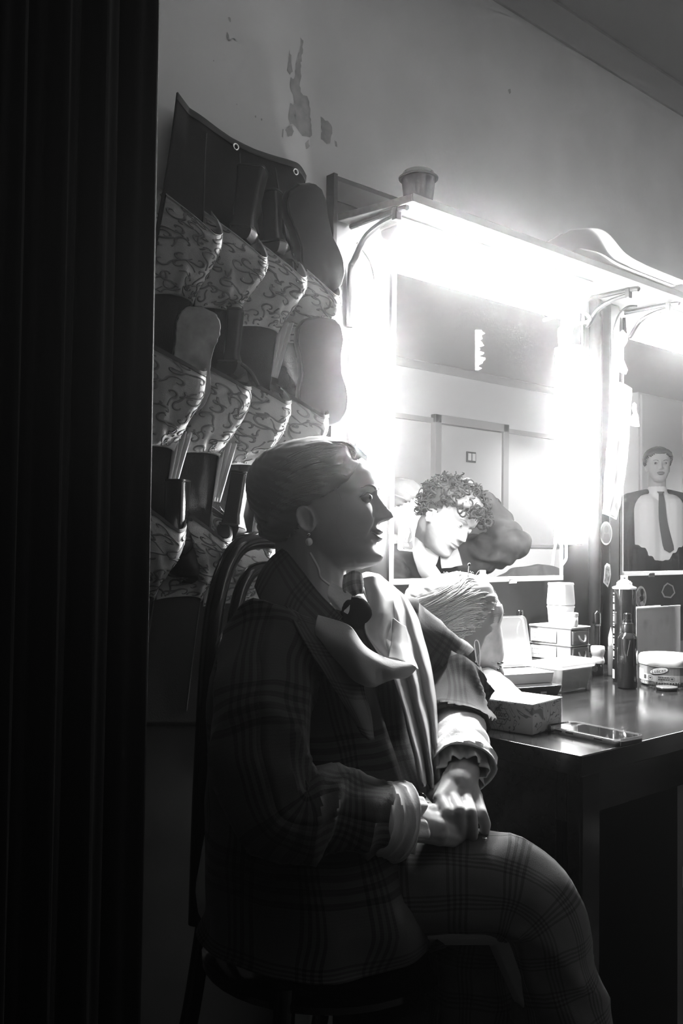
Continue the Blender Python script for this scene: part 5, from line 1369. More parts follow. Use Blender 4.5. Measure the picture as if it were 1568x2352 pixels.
cloth('scarf_bow',[[(738,1416,1.345),(798,1440,1.325),(842,1490,1.318),(900,1511,1.328),(953,1534,1.35)],[(728,1450,1.335),(786,1486,1.305),(838,1522,1.298),(895,1532,1.315),(953,1540,1.35)],[(738,1496,1.345),(792,1540,1.318),(848,1562,1.312),(900,1560,1.328),(946,1550,1.355)],[(775,1532,1.375),(815,1562,1.36),(858,1574,1.35),(900,1568,1.352),(935,1556,1.366)]],M_scarf,nu=70,nv=40,folds=.008,waves=2.3,wob=.007,ws=22,uvs=(.2,.1),seed=1)
cloth('scarf_tail',[[(902,1420,1.425),(918,1432,1.43),(930,1440,1.445)],[(898,1470,1.40),(922,1480,1.405),(942,1490,1.43)],[(892,1510,1.375),(926,1520,1.37),(958,1538,1.395)]],M_satin,folds=.003,waves=1,uvs=(.1,.1),seed=4)
# shirt neck: two small collar points and a checked neckcloth
cloth('shirt_collar',[[(760,1335,1.42),(785,1352,1.41),(806,1368,1.40)],[(752,1365,1.41),(780,1385,1.40),(800,1402,1.39)],[(770,1398,1.405),(785,1404,1.395),(796,1410,1.39)]],M_shirt,th=.0015,uvs=(.1,.1))
cloth('shirt_collar',[[(806,1370,1.40),(826,1370,1.405),(842,1384,1.415)],[(812,1382,1.40),(830,1384,1.40),(846,1402,1.41)],[(820,1376,1.402),(834,1388,1.402),(848,1412,1.412)]],M_shirt,th=.0015,uvs=(.1,.1))
cloth('neckcloth',[[(790,1322,1.425),(812,1312,1.43),(830,1318,1.44)],[(786,1352,1.41),(812,1340,1.41),(834,1340,1.42)],[(798,1380,1.405),(815,1368,1.402),(830,1362,1.41)]],plaid_mat('neckcloth_check',.30,.05,.3,26),th=.0015,uvs=(.1,.1),folds=.003)
m=MB().ellipsoid(at(818,1408,1.404),.024,.026,.012,M=rot_to(-_F+_R*.3)); obj('collar_shade_disc',m,M_blackmat,wroot)  # black disc put in for the shaded hollow at the collar opening
cloth('waistcoat',[[(760,1400,1.42),(800,1400,1.415),(850,1400,1.43)],[(770,1460,1.40),(815,1465,1.395),(868,1460,1.41)],[(800,1520,1.385),(845,1525,1.375),(890,1520,1.39)]],plaid_mat('waistcoat_check',.03,.008,.2,9.2),uvs=(.16,.14))
# trousers
sleeve('trouser_leg',[hipR+V((0,0,.0)),hipR.lerp(knR,.5)+V((0,0,.012)),knR+V((0,0,.012))+ (knR-hipR).normalized()*.012,knR.lerp(anR,.25)+(knR-hipR).normalized()*.014,knR.lerp(anR,.6),anR+V((0,0,.03))],[.102,.088,.070,.068,.066,.066],M_trouser,.7,nl=80,fold=.007,uvk=.5)
sleeve('trouser_leg',[hipL,hipL.lerp(knL,.5)+V((0,0,.006)),knL+V((0,0,.006))+(knL-hipL).normalized()*.01,knL.lerp(anL,.25)+(knL-hipL).normalized()*.012,knL.lerp(anL,.6),anL+V((0,0,.03))],[.105,.095,.078,.075,.07,.068],M_trouser,4.7,nl=70,fold=.007,uvk=.5)
m=MB()
for an,kn_,hp_ in ((anR,knR,hipR),(anL,knL,hipL)):
    d=(kn_-hp_); d.z=0; d.normalize(); m=MB()
    m.chain([(an+V((0,0,-.035)),.046),(an+d*.09+V((0,0,-.046)),.045),(an+d*.19+V((0,0,-.058)),.030)])
    o=fused('shoe',m,M_leather,.005,3,wroot)
m=MB(); m.box(at(1113,1928,1.36)-V((.003,.003,.003)),at(1113,1928,1.36)+V((.003,.003,.003))); obj('zip_pull',m,M_chrome,wroot,bevel=.001)
# phone held between the hands
pA=at(966,1826,1.352); pB=at(1004,1866,1.372)
dd=(pB-pA).normalized(); cN=(-_F+_U*.5).normalized(); cN=(cN-dd*cN.dot(dd)).normalized(); cW=dd.cross(cN)
e=empty('phone',pA,'small dark phone held under the seated person\'s hand, one edge lit','phone')
def HPn(a,b,t): return pA+dd*(a+.035)+cN*b+cW*t
m=MB(); m.loft([[HPn(a,b-.010,t) for a,b in rrect(.036,.015,.004)] for t in (-.004,.004)]); obj('body',m,mat('phone_dark',.03,.2,coat=.5),e,bevel=.001)
m=MB(); m.loft([[HPn(a,.0052,t) for a,t in ((-.030,-.0028),(.030,-.0028),(.030,.0028),(-.030,.0028))],[HPn(a,.0068,t) for a,t in ((-.030,-.0024),(.030,-.0024),(.030,.0024),(-.030,.0024))]]); obj('metal_edge',m,M_chrome,e)

# ---------------------------------------------------------------- bentwood chair
sc_=V((pelv.x+.085,pelv.y-.01,.415)); latc=V((1,0,0)); fwc=V((0,-1,0))
ch_=empty('bentwood_chair',V((sc_.x,sc_.y,0)),'black bentwood chair with a hooped back under the seated person','chair')
M_ch=mat('black_lacquer',.006,.13,spec=.25)
m=MB().lathe([(0,-.012),(.19,-.012),(.205,-.004),(.205,.006),(.195,.012),(.15,.008),(0,.006)],sc_-V((0,0,.012))); obj('seat',m,M_ch,ch_)
def CP(l,f,z): return V((sc_.x,sc_.y,0))+latc*l+fwc*f+V((0,0,z))
for l,f in ((.165,.10),(-.165,.10)):
    m=MB().tube(smooth_path([CP(l,f,.43),CP(l*1.06,f*1.05,.25),CP(l*1.2,f*1.2,.0)],12),[.017]*6+[.015]*4+[.013]*3,10); obj('leg',m,M_ch,ch_)
for l in (.14,-.14):
    m=MB().tube(smooth_path([CP(l,-.15,.445),CP(l*1.1,-.18,.25),CP(l*1.25,-.25,.0)],12),[.016]*13,10); obj('leg',m,M_ch,ch_)
tz=1.085
m=MB().tube(smooth_path([CP(.155,-.15,.44),CP(.14,-.165,.70),CP(.12,-.172,.95),CP(.075,-.176,tz-.022),CP(0,-.178,tz),CP(-.075,-.176,tz-.022),CP(-.12,-.172,.95),CP(-.14,-.165,.70),CP(-.155,-.15,.44)],60),.0165,12); obj('back_hoop',m,M_ch,ch_)
m=MB().tube(smooth_path([CP(.09,-.155,.44),CP(.095,-.165,.66),CP(.08,-.17,.92),CP(.05,-.174,1.015),CP(0,-.176,1.034),CP(-.05,-.174,1.015),CP(-.08,-.17,.92),CP(-.095,-.165,.66),CP(-.09,-.155,.44)],60),.0125,12); obj('inner_hoop',m,M_ch,ch_)
# ---------------------------------------------------------------- lace wig on a head block
WO=at(1060,1452,1.90)
wf=(_R*1.0+_F*.12+V((0,0,.02))).normalized()
WR=face_axes(wf)@Matrix.Diagonal((1,1,.95))
WS=.96
def WP(x,y,z): return WO+WR@(V((x,y,z))*WS)
hb_=empty('head_block',V((WO.x,WO.y,TZ)),'pale head block standing on the table beneath the wig','head block')
m=MB(); head_into(m,WR,WO,WS,ears=False,nt=90,nz=80,face=False); 
nb=WP(-.02,0,-.09); 
m.chain([(WP(-.03,0,-.06),.052),(V((nb.x,nb.y,.84)),.05)],24)
m.lathe([(0,.0),(.062,.0),(.064,.006),(.056,.02),(.05,.06),(.05,.11)],V((nb.x,nb.y,TZ+.0006)))
fused('head_form',m,mat('block_canvas',.42,.85,noise_amt=.15,noise_scale=60),.003,3,hb_)
w_=empty('wig',WP(0,0,.12),'light slicked-back lace wig pinned on the head block beside the seated person\'s shoulder','wig')
M_wigd=mat('wig_root',.16,.5); M_wig=mat('wig_strand',.45,.4,spec=.6)
def wedge(z): return interp([(-.11,-.06),(-.06,-.035),(-.03,-.022),(-.005,-.012),(.012,.012),(.026,.028),(.04,.034),(.052,.050),(.062,.062),(.08,.068),(.1,.06),(.112,.05)],z)
def wsh(nt=220,nz=150):
    m=MB(); ok=[]; zs=[-.105+.2172*i/nz for i in range(nz+1)]
    for z in zs:
        for k in range(nt):
            th=2*PI*k/nt; p=head_pt(th,z,face=False); e=wedge(z)-p.x
            n=V((p.x,p.y,max(0,z)*.8)); n=n.normalized() if n.length>1e-6 else V((0,0,1))
            t=.010*sstep(0,.02,e)-.003*(1-sstep(-.008,.003,e))+.012*sstep(.05,.1,z)*sstep(0,.03,e)+.010*sstep(.05,.1,-p.x)
            t+=.0012*math.sin((p.z+.35*abs(p.y)+.1*p.x)*600+4*noise.noise(p*25))*sstep(0,.02,e)
            q=p+n*t; m.v.append(tuple(WP(*q))); m.uv.append((0,0)); ok.append(e>-.004)
    for i in range(nz):
        for k in range(nt):
            a,b_,c,d=i*nt+k,i*nt+(k+1)%nt,(i+1)*nt+(k+1)%nt,(i+1)*nt+k
            if ok[a] and ok[b_] and ok[c] and ok[d]: m.f.append((a,b_,c,d)); m.m.append(0)
    m.f.append(tuple(nz*nt+k for k in range(nt))); m.m.append(0); return m
obj('hair_base',wsh(),M_wigd,w_,fixn=False,solid=.002)
# strands combed back from the front hairline
def wsurf(x,y,z,lift=0):
    """push a point onto the wig surface"""
    q=V((x,y,z)); d=V((x+.01,y,z-.0)); 
    zc=max(-.1,min(.108,z)); xf=interp([(a,b) for a,b,c in BASE],zc); xb=interp([(a,c) for a,b,c in BASE],zc); w=interp(WID,zc)
    return q
m=MB(); rnd=random.Random(33)
for k in range(640):
    s=rnd.choice((-1,-1,-1,1)); a=rnd.random()
    # start at the hairline (height h), run back along constant-ish height
    h=lerp(-.02,.098,a**.8); hx=wedge(h)-rnd.uniform(.0,.03)
    P=[]; wav=rnd.uniform(0,6); drop=rnd.uniform(.0,.03); lf=rnd.uniform(.011,.0165)+.010*sstep(.05,.1,h); nst=11
    amp=rnd.uniform(.001,.004)
    for i in range(nst):
        t=i/(nst-1); z=h+lerp(.004,.022,sstep(.04,.09,h))*math.sin(min(1,t*2.2)*PI*.62)-drop*t-.05*t*t*(1 if h>.03 else .5)+amp*math.sin(t*9+wav)
        z=max(-.09,min(.106,z))
        xf=interp([(a_,b) for a_,b,c in BASE],z); xb=interp([(a_,c) for a_,b,c in BASE],z); w=interp(WID,z)
        x=lerp(min(hx,xf-.012),xb+.006,t); cx=(xf+xb)/2; ax=(xf-xb)/2; c=max(-.995,min(.995,(x-cx)/ax)); y=s*w*math.sqrt(1-c*c)
        p=V((x,y,z)); n=V((x,y,max(0,z)*.8)).normalized(); P.append(WP(*(p+n*(lf*min(1,.35+t*3)+.010*sstep(.05,.1,-x)))))
    m.tube(smooth_path(P,18),[.0009*(1-.6*(i/18)) for i in range(19)],4)
obj('hair_strands',m,M_wig,w_,fixn=False)
# top quiff locks
m=MB()
for k in range(60):
    y=rnd.uniform(-.036,.036); P=[WP(.064,y*.8,.072),WP(.064+rnd.uniform(-.004,.004),y*.9,.096+rnd.uniform(-.003,.003)-abs(y)*.2),WP(.036,y*1.05,.118+rnd.uniform(-.003,.003)-abs(y)*.25),WP(-.02,y*1.2,.126-abs(y)*.3),WP(-.075,y*1.2,.098-abs(y)*.3),WP(-.108,y,.045)]
    m.tube(smooth_path(P,20),[.0022*math.sin(PI*min(.97,max(.05,i/20)))**.6+.0003 for i in range(21)],5)
obj('quiff',m,M_wig,w_,fixn=False)
m=MB()
for k in range(26):
    x=rnd.uniform(-.06,.05); y=rnd.uniform(-.04,.03); p=WP(x,y,.124-x*x*4); d=WR@V((rnd.uniform(-1,.8),rnd.uniform(-.6,.6),rnd.uniform(.1,.7)))*rnd.uniform(.008,.022)
    m.tube(smooth_path([p,p+d*.6+V((0,0,.006)),p+d+V((0,0,.001))],8),[.0003]*8+[.0001],4)
for k in range(8):
    p=WP(.086,rnd.uniform(-.02,.02),rnd.uniform(.028,.05)); m.tube([p,p+WR@V((rnd.uniform(.005,.012),0,rnd.uniform(-.006,.004)))],[.0004,.0001],4)
obj('stray_hairs',m,mat('wig_fine',.7,.5),w_,fixn=False)
# lace front, side tab wire and pins
M_lace=clear_mat('lace_net',.8,.5,.5,.6)
def lace(s):
    m=MB()
    def fn(u,v):
        z=lerp(-.05,.062,v); x0=wedge(z)-.006; xf=surf_x(0,z)*.0+interp([(a,b) for a,b,c in BASE],z); x=lerp(x0,min(x0+.05,xf-.004),u)
        xb=interp([(a,c) for a,b,c in BASE],z); w=interp(WID,z); cx=(xf+xb)/2; ax=(xf-xb)/2; c=min(.985,(x-cx)/ax); y=s*w*math.sqrt(max(0,1-c*c))
        return WP(x+.0022*c,y*1.03,z)
    m.grid(fn,16,24); return obj('lace',m,M_lace,w_,fixn=False,solid=.0006)
lace(-1); lace(1)
p0=at(1092,1536,1.835); 
m=MB().tube(smooth_path([at(1101,1534,1.83),at(1102,1500,1.832),at(1099,1476,1.834),at(1093,1470,1.834),at(1089,1478,1.834),at(1092,1505,1.832),at(1097,1534,1.83)],40),.0013,7); obj('tab_wire',m,mat('wire_pale',.7,.4),w_)
for (px,py) in ((1144,1524),(1149,1532),(1153,1522),(1143,1538)):
    a=at(px-16,py-3,1.845); b=at(px,py,1.835)
    e=empty('wig_pin',b,{1144:'upper dark-headed pin at the front edge of the wig lace',1149:'middle dark-headed pin at the front edge of the wig lace',1153:'outermost dark-headed pin at the front edge of the wig lace',1143:'lowest dark-headed pin at the front edge of the wig lace'}[px],'pin')
    obj('shaft',MB().tube([a,b],.0005,6),M_chrome,e); obj('pin_head',MB().ellipsoid(b,.0024,.0024,.0024),M_black,e)

a=at(1073,1336,1.86); b=at(1077,1297,1.86)
e=empty('wig_pin',b,'tall thin pin with a dark bead standing up from the top of the wig','pin')
obj('shaft',MB().tube([a,b],.0011,6),M_chrome,e); obj('pin_head',MB().ellipsoid(b,.003,.003,.0036),M_black,e)
# ---------------------------------------------------------------- people and things that show in the mirrors
def mat_pt(px,py,d): return mirrored(at(px,py,d))
def mdir(r,f,u):     # a direction named as it looks in the mirror: right, away, up
    v=_R*r+_F*f+V((0,0,1))*u; return V((v.x,-v.y,v.z)).normalized()
M_skin_f=mat('skin_light',.42,.6,spec=.2)
M_jk=mat('grey_jacket',.014,.9,spec=.1,noise_amt=.4,noise_scale=25); M_dksuit=mat('dark_suit',.018,.8); M_shirtw=mat('white_shirt',.75,.8); M_tie=mat('grey_tie',.09,.6)
def limb(b,pts): b.chain([(p,r) for p,r in pts],14)
def simple_hand(b,wr,kc,sd,dirn,curl,sc=1):
    """palm and five fingers"""
    dirn=V(dirn).normalized(); sd=V(sd).normalized(); up_=dirn.cross(sd)
    b.capsule(wr,.026*sc,kc,.024*sc)
    for i,o in enumerate((-.030,-.010,.010,.030)):
        k=kc+sd*(o*sc)+dirn*(.01*sc); b.capsule(wr.lerp(k,.4),.019*sc,k,.013*sc)
        L=(.075,.085,.08,.062)[i]*sc; m1=k+dirn*(L*.5)+up_*(curl*L*.25); m2=k+dirn*(L*.85)+up_*(curl*L*.75); b.chain([(k,.0115*sc),(m1,.0095*sc),(m2,.0078*sc)],10)
    t=wr.lerp(kc,.35)-sd*(.034*sc); b.chain([(wr.lerp(kc,.15),.018*sc),(t,.014*sc),(t+dirn*(.045*sc)-sd*(.012*sc)+up_*(curl*.02*sc),.010*sc)],10)

# -- curly-haired person at the table
cO=mat_pt(1030,1192,3.16)
cf=mdir(.55,-.62,-.52); cR=face_axes(cf,up=V((0,0,1))+mdir(.25,0,0)*.5)
P_=lambda x,y,z: cO+cR@V((x,y,z))
cneck=mat_pt(985,1262,3.30); cpel=mat_pt(985,1640,3.62); 
cshA=mat_pt(1080,1280,3.36); cshB=mat_pt(912,1300,3.30)
celA=mat_pt(1182,1250,3.22); cwrA=mat_pt(1100,1152,3.34)
root=empty('person',V((cpel.x,cpel.y,0)),'curly dark-haired person in grey, arm raised behind the head, seen in the large mirror','person')
b=MB(); head_into(b,cR,cO,1.0,male=1,smile=.2,nt=96,nz=90)
limb(b,[(P_(-.03,0,-.05),.058),(cneck,.06),(cneck.lerp(cpel,.15),.08)])
sdv=(cshA-cshB).normalized()
for k in (-1,0,1): limb(b,[(cneck.lerp(cpel,.22)+sdv*(.08*k),.10),(cneck.lerp(cpel,.6)+sdv*(.07*k),.095),(cpel+sdv*(.07*k),.10)])
for s in (cshA,cshB): b.capsule(cneck+V((0,0,-.04)),.06,s,.06)
limb(b,[(cshA,.058),(celA,.042),(cwrA,.028)])
hdA=mat_pt(1072,1112,3.36)
simple_hand(b,cwrA,cwrA.lerp(hdA,.75),(0,0,1),(hdA-cwrA)+mdir(-.05,.0,-.02)*.5,.6)
celB=mat_pt(905,1470,3.15); cwrB=mat_pt(960,1500,3.05); celB.z=max(celB.z,.82); cwrB.z=.81; 
cwrB.y=min(cwrB.y,.95)
limb(b,[(cshB,.058),(celB,.042),(cwrB,.028)]); simple_hand(b,cwrB,cwrB+V((.05,.05,.0)),(-.6,.6,0),(.7,.7,0),.3)
fwm=V((0,1,0)); 
for k in (-1,1):
    hp=cpel+sdv*(.09*k); kn_=V((hp.x+.06*k,hp.y+.40,.56)); an=V((kn_.x,kn_.y+.04,.09)); limb(b,[(hp,.09),(kn_,.058),(kn_.lerp(an,.4),.052),(an,.036)]); limb(b,[(an+V((0,0,-.04)),.04),(an+V((0,.14,-.06)),.026)])
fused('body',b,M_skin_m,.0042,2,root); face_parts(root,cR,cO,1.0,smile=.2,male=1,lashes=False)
j=MB()
for k in (-1,0,1): limb(j,[(cneck.lerp(cpel,.20)+sdv*(.085*k),.118),(cneck.lerp(cpel,.6)+sdv*(.08*k),.115),(cpel+sdv*(.08*k),.125)])
for s in (cshA,cshB): j.capsule(cneck+V((0,0,-.055)),.068,s,.082)
limb(j,[(cshA,.078),(cshA.lerp(celA,.5),.066),(celA,.054),(celA.lerp(cwrA,.5),.052),(celA.lerp(cwrA,.9),.048)]); limb(j,[(cshB,.08),(celB,.062),(celB.lerp(cwrB,.85),.05)])
jo=fused('jacket',j,M_jk,.006,4,root)
wrinkle(jo,lambda p,n:.009*math.sin(p.z*80+p.x*45+7*noise.noise(p*8))*.7+.012*noise.noise(p*17))
# shirt collar and lapels
def mcloth(name,rows,mt,par,th=.003):
    m=MB().grid(patch([[mat_pt(*q) for q in r] for r in rows],wob=.003,ws=20),16,20); return obj(name,m,mt,par,fixn=False,solid=th)
mcloth('shirt_front',[[(968,1248,3.22),(990,1261,3.20),(1010,1248,3.20)],[(975,1271,3.17),(995,1278,3.15),(1008,1271,3.16)],[(985,1291,3.16),(995,1304,3.14),(1003,1291,3.15)]],M_shirtw,root)
mcloth('lapel',[[(945,1231,3.26),(958,1236,3.21),(968,1244,3.20)],[(948,1271,3.18),(972,1276,3.13),(992,1286,3.13)],[(958,1306,3.14),(985,1311,3.09),(1010,1316,3.10)],[(975,1336,3.12),(1000,1338,3.07),(1025,1342,3.09)]],mat('lapel_pale',.22,.7),root)
mcloth('lapel',[[(1012,1236,3.20),(1030,1242,3.22),(1045,1248,3.26)],[(1010,1271,3.14),(1032,1271,3.16),(1055,1271,3.22)],[(1014,1306,3.11),(1036,1304,3.13),(1060,1298,3.20)]],mat('lapel_grey',.12,.7),root)
# curls
m=MB(); rnd=random.Random(4)
for k in range(520):
    th=rnd.uniform(0,2*PI); z=rnd.uniform(-.055,.112); p=head_pt(th,z,1,face=False)
    hx=interp([(-.06,-.06),(-.02,-.03),(.01,.0),(.04,.03),(.058,.075),(.07,.09),(.112,.1)],z)
    if p.x>hx: continue
    n=V((p.x,p.y,max(0,z)*.9)).normalized(); c=p+n*rnd.uniform(.008,.040)
    if z>.05 and p.x>.04: c+=V((.012,0,-.018*rnd.random()))
    r=rnd.uniform(.007,.013); ax=V((rnd.uniform(-1,1),rnd.uniform(-1,1),rnd.uniform(-1,1))).normalized(); u_=ax.orthogonal().normalized(); w_2=ax.cross(u_); t0=rnd.uniform(0,6)
    P=[P_(*(c+u_*(r*math.cos(t0+a*.8))+w_2*(r*math.sin(t0+a*.8))+ax*(.0035*(a-5)))) for a in range(11)]
    m.tube(P,[.0034*math.sin(PI*min(.95,max(.08,i/10)))**.5 for i in range(11)],5)
for i in range(16):
    a=2*PI*i/16
m2=MB()
zs=[-.05+.162*i/26 for i in range(27)]; okv=[]
for z in zs:
    for k in range(48):
        th=2*PI*k/48; p=head_pt(th,z,1,face=False); hx=interp([(-.06,-.06),(-.02,-.03),(.01,.0),(.04,.03),(.058,.070),(.07,.085),(.112,.1)],z); n=V((p.x,p.y,max(0,z)*.9)).normalized()
        e=hx-p.x; m2.v.append(tuple(P_(*(p+n*(.020*sstep(-.004,.02,e)-.003))))); m2.uv.append((0,0)); okv.append(e>-.004)
for i in range(26):
    for k in range(48):
        q=(i*48+k,i*48+(k+1)%48,(i+1)*48+(k+1)%48,(i+1)*48+k)
        if all(okv[t] for t in q): m2.f.append(q); m2.m.append(0)
m2.f.append(tuple(26*48+k for k in range(48))); m2.m.append(0)
hr=obj('curly_hair',m2,M_hairdk,root,fixn=False,solid=.002); obj('curls',m,mat('curl_dark',.010,.8,spec=.1),hr,fixn=False)

# -- pale-haired person bending behind
bO=mat_pt(926,1168,4.05); bf=mdir(.75,-.35,-.30); bR=face_axes(bf)
B_2=lambda x,y,z: bO+bR@V((x,y,z))
bneck=mat_pt(900,1235,4.12); bpel=mat_pt(800,1430,4.35); bsA=mat_pt(952,1262,4.0); bsB=mat_pt(850,1262,4.3)
root=empty('person',V((bpel.x,bpel.y,0)),'pale-haired person leaning behind the curly-haired one, half hidden in the large mirror','person')
b=MB(); head_into(b,bR,bO,1.0,smile=.3,nt=80,nz=70); limb(b,[(B_2(-.03,0,-.05),.055),(bneck,.056),(bneck.lerp(bpel,.2),.08)])
sv=(bsA-bsB).normalized()
for k in (-1,1): limb(b,[(bneck.lerp(bpel,.2)+sv*(.06*k),.10),(bpel+sv*(.07*k),.11)])
for s in (bsA,bsB): b.capsule(bneck+V((0,0,-.03)),.055,s,.055)
beA=mat_pt(985,1330,3.95); bwA=mat_pt(1020,1300,3.72)
limb(b,[(bsA,.055),(beA,.042),(bwA,.028)]); simple_hand(b,bwA,bwA+mdir(.3,-.8,.3)*.07,(0,0,1),mdir(.3,-.8,.2),.5)
beB=bsB+V((0,0,-.28)); bwB=beB+V((.05,.1,-.20)); limb(b,[(bsB,.055),(beB,.042),(bwB,.028)]); simple_hand(b,bwB,bwB+V((0,.02,-.07)),(1,0,0),(0,.2,-1),.4)
for k in (-1,1):
    hp=bpel+sv*(.09*k); kn_=V((hp.x,hp.y+.05,.50)); an=V((hp.x,hp.y,.09)); limb(b,[(hp,.09),(kn_,.06),(an,.036)]); limb(b,[(an+V((0,0,-.04)),.04),(an+V((.1,.12,-.06)),.026)])
fused('body',b,M_skin_f,.0055,2,root)
j=MB()
for k in (-1,1): limb(j,[(bneck.lerp(bpel,.17)+sv*(.065*k),.112),(bpel+sv*(.075*k),.125)])
for s in (bsA,bsB): j.capsule(bneck+V((0,0,-.05)),.06,s,.07)
limb(j,[(bsA,.07),(beA,.058),(beA.lerp(bwA,.85),.045)]); limb(j,[(bsB,.07),(beB,.058),(beB.lerp(bwB,.85),.045)])
fused('shirt',j,mat('grey_knit',.22,.85),.007,4,root)
j=MB()
for k in (-1,1):
    hp=bpel+sv*(.09*k); limb(j,[(hp,.105),(V((hp.x,hp.y+.05,.50)),.075),(V((hp.x,hp.y,.13)),.06)])
fused('trousers',j,M_dksuit,.008,3,root)
m=MB(); okv=[]
for i in range(25):
    z=-.08+.192*i/24
    for k in range(48):
        th=2*PI*k/48; p=head_pt(th,z,face=False); hx=interp([(-.08,-.07),(-.02,-.02),(.02,.02),(.05,.05),(.07,.065),(.112,.1)],z); n=V((p.x,p.y,max(0,z)*.9)).normalized(); e=hx-p.x
        m.v.append(tuple(B_2(*(p+n*(.018*sstep(-.004,.02,e)-.003+.003*math.sin(z*300+p.y*200)))))); m.uv.append((0,0)); okv.append(e>-.004)
for i in range(24):
    for k in range(48):
        q=(i*48+k,i*48+(k+1)%48,(i+1)*48+(k+1)%48,(i+1)*48+k)
        if all(okv[t] for t in q): m.f.append(q); m.m.append(0)
m.f.append(tuple(24*48+k for k in range(48))); m.m.append(0)
obj('hair',m,mat('pale_hair',.14,.6),root,fixn=False,solid=.002)

# -- standing person in shirt and tie (second mirror)
sO=mat_pt(1511,1069,6.4); sf=mdir(-.12,-1,.0); sR=face_axes(sf)
S_=lambda x,y,z: sO+sR@V((x,y,z))
B0=V((sO.x,sO.y,0)); lf=V((-sf.y,sf.x,0)).normalized(); ff=V((sf.x,sf.y,0)).normalized()
zz=sO.z
def Q(l,f,z): return B0+lf*l+ff*f+V((0,0,z))
root=empty('person',B0,'standing person in open dark suit, white shirt and tie, seen in the second mirror','person')
sh_z=zz-.24; hip=zz-.80
b=MB(); head_into(b,sR,sO,1.0,male=1,smile=.1,nt=80,nz=70); limb(b,[(S_(-.03,0,-.05),.058),(Q(0,-.03,zz-.19),.06),(Q(0,-.03,sh_z-.05),.09)])
for k in (-1,1):
    limb(b,[(Q(.08*k,-.02,sh_z-.08),.095),(Q(.07*k,-.01,zz-.5),.09),(Q(.075*k,-.01,hip),.10)]); b.capsule(Q(0,-.03,sh_z+.01),.06,Q(.175*k,-.03,sh_z-.02),.055)
    el=Q(.27*k,-.04,sh_z-.30); wr_=Q(.30*k,.05,sh_z-.53); limb(b,[(Q(.18*k,-.03,sh_z-.02),.055),(el,.042),(wr_,.028)])
    simple_hand(b,wr_,wr_+V((0,0,-.08)),ff*k,V((0,0,-1))+ff*.1,.3)
    limb(b,[(Q(.09*k,-.01,hip),.10),(Q(.10*k,.02,zz-1.20),.06),(Q(.11*k,-.02,.09),.038)]); limb(b,[(Q(.11*k,-.02,.05),.042),(Q(.12*k,.15,.034),.028)])
fused('body',b,M_skin_f,.0045,1,root); face_parts(root,sR,sO,1.0,smile=.1,male=1,lashes=False)
j=MB()
for k in (-1,1): limb(j,[(Q(.075*k,-.015,sh_z-.06),.107),(Q(.07*k,.0,zz-.5),.107),(Q(.07*k,.0,zz-.62),.105)])
j.chain([(Q(0,-.03,zz-.175),.066),(Q(0,-.02,zz-.215),.075)],20)
fused('shirt',j,M_shirtw,.007,4,root)
j=MB()
for k in (-1,1):
    limb(j,[(Q(.085*k,-.01,zz-.60),.115),(Q(.09*k,-.01,hip),.118),(Q(.10*k,.01,zz-1.20),.085),(Q(.11*k,-.02,.10),.07)])
fused('trousers',j,M_dksuit,.008,4,root)
for k in (-1,1):
    j=MB(); limb(j,[(Q(.13*k,-.05,sh_z-.06),.095),(Q(.145*k,-.045,zz-.55),.095),(Q(.15*k,-.03,hip-.08),.10)]); j.capsule(Q(.07*k,-.04,sh_z+.02),.06,Q(.18*k,-.03,sh_z-.02),.072)
    el=Q(.27*k,-.04,sh_z-.30); wr_=Q(.30*k,.05,sh_z-.53); limb(j,[(Q(.185*k,-.03,sh_z-.02),.072),(el,.062),(el.lerp(wr_,.9),.05)])
    fused('jacket',j,M_dksuit,.008,4,root)
tm=smooth_path([Q(.0,.075,zz-.185),Q(.0,.105,zz-.24),Q(-.01,.115,zz-.40),Q(-.05,.118,zz-.60)],20)
m=MB(); rings=[]
for i,p in enumerate(tm):
    wv=interp([(0,.022),(.06,.024),(.12,.014),(.6,.026),(.94,.036),(1,.004)],i/20); rings.append([p+lf*a+ff*c for a,c in ((-wv,0),(wv,0),(wv,.006),(-wv,.006))])
m.loft(rings); obj('tie',m,M_tie,root,bevel=.001)
m=MB(); okv=[]
for i in range(25):
    z=-.06+.172*i/24
    for k in range(48):
        th=2*PI*k/48; p=head_pt(th,z,1,face=False); hx=interp([(-.06,-.06),(-.02,-.03),(.01,.0),(.04,.035),(.058,.065),(.07,.07),(.112,.1)],z); n=V((p.x,p.y,max(0,z)*.9)).normalized(); e=hx-p.x
        m.v.append(tuple(S_(*(p+n*(.022*sstep(-.004,.02,e)-.003+.004*noise.noise(p*60)))))); m.uv.append((0,0)); okv.append(e>-.004)
for i in range(24):
    for k in range(48):
        q=(i*48+k,i*48+(k+1)%48,(i+1)*48+(k+1)%48,(i+1)*48+k)
        if all(okv[t] for t in q): m.f.append(q); m.m.append(0)
m.f.append(tuple(24*48+k for k in range(48))); m.m.append(0)
obj('hair',m,M_hairdk,root,fixn=False,solid=.002)

# -- furniture the mirrors show
c0=mat_pt(1466,900,7.4); c1=mat_pt(1600,900,7.9)
y0=c0.y; e=empty('tall_cupboard',(c0.x,y0,0),'tall pale cupboard behind the standing person','cupboard')
m=MB(); m.box((c0.x,y0-.5,.0),(c0.x+1.3,y0,c0.z)); obj('carcass',m,M_farwall,e,bevel=.004)
for k in range(2):
    m=MB(); m.box((c0.x+.02+.635*k,y0+.0006,.06),(c0.x+.645+.635*k,y0+.02,c0.z-.02)); dd_=obj('door',m,M_farwall,e,bevel=.003)
    m=MB(); hx=c0.x+.60 if k==0 else c0.x+.69; m.tube([V((hx,y0+.04,1.0)),V((hx,y0+.04,1.15))],.006,8); obj('handle',m,M_chrome,dd_)
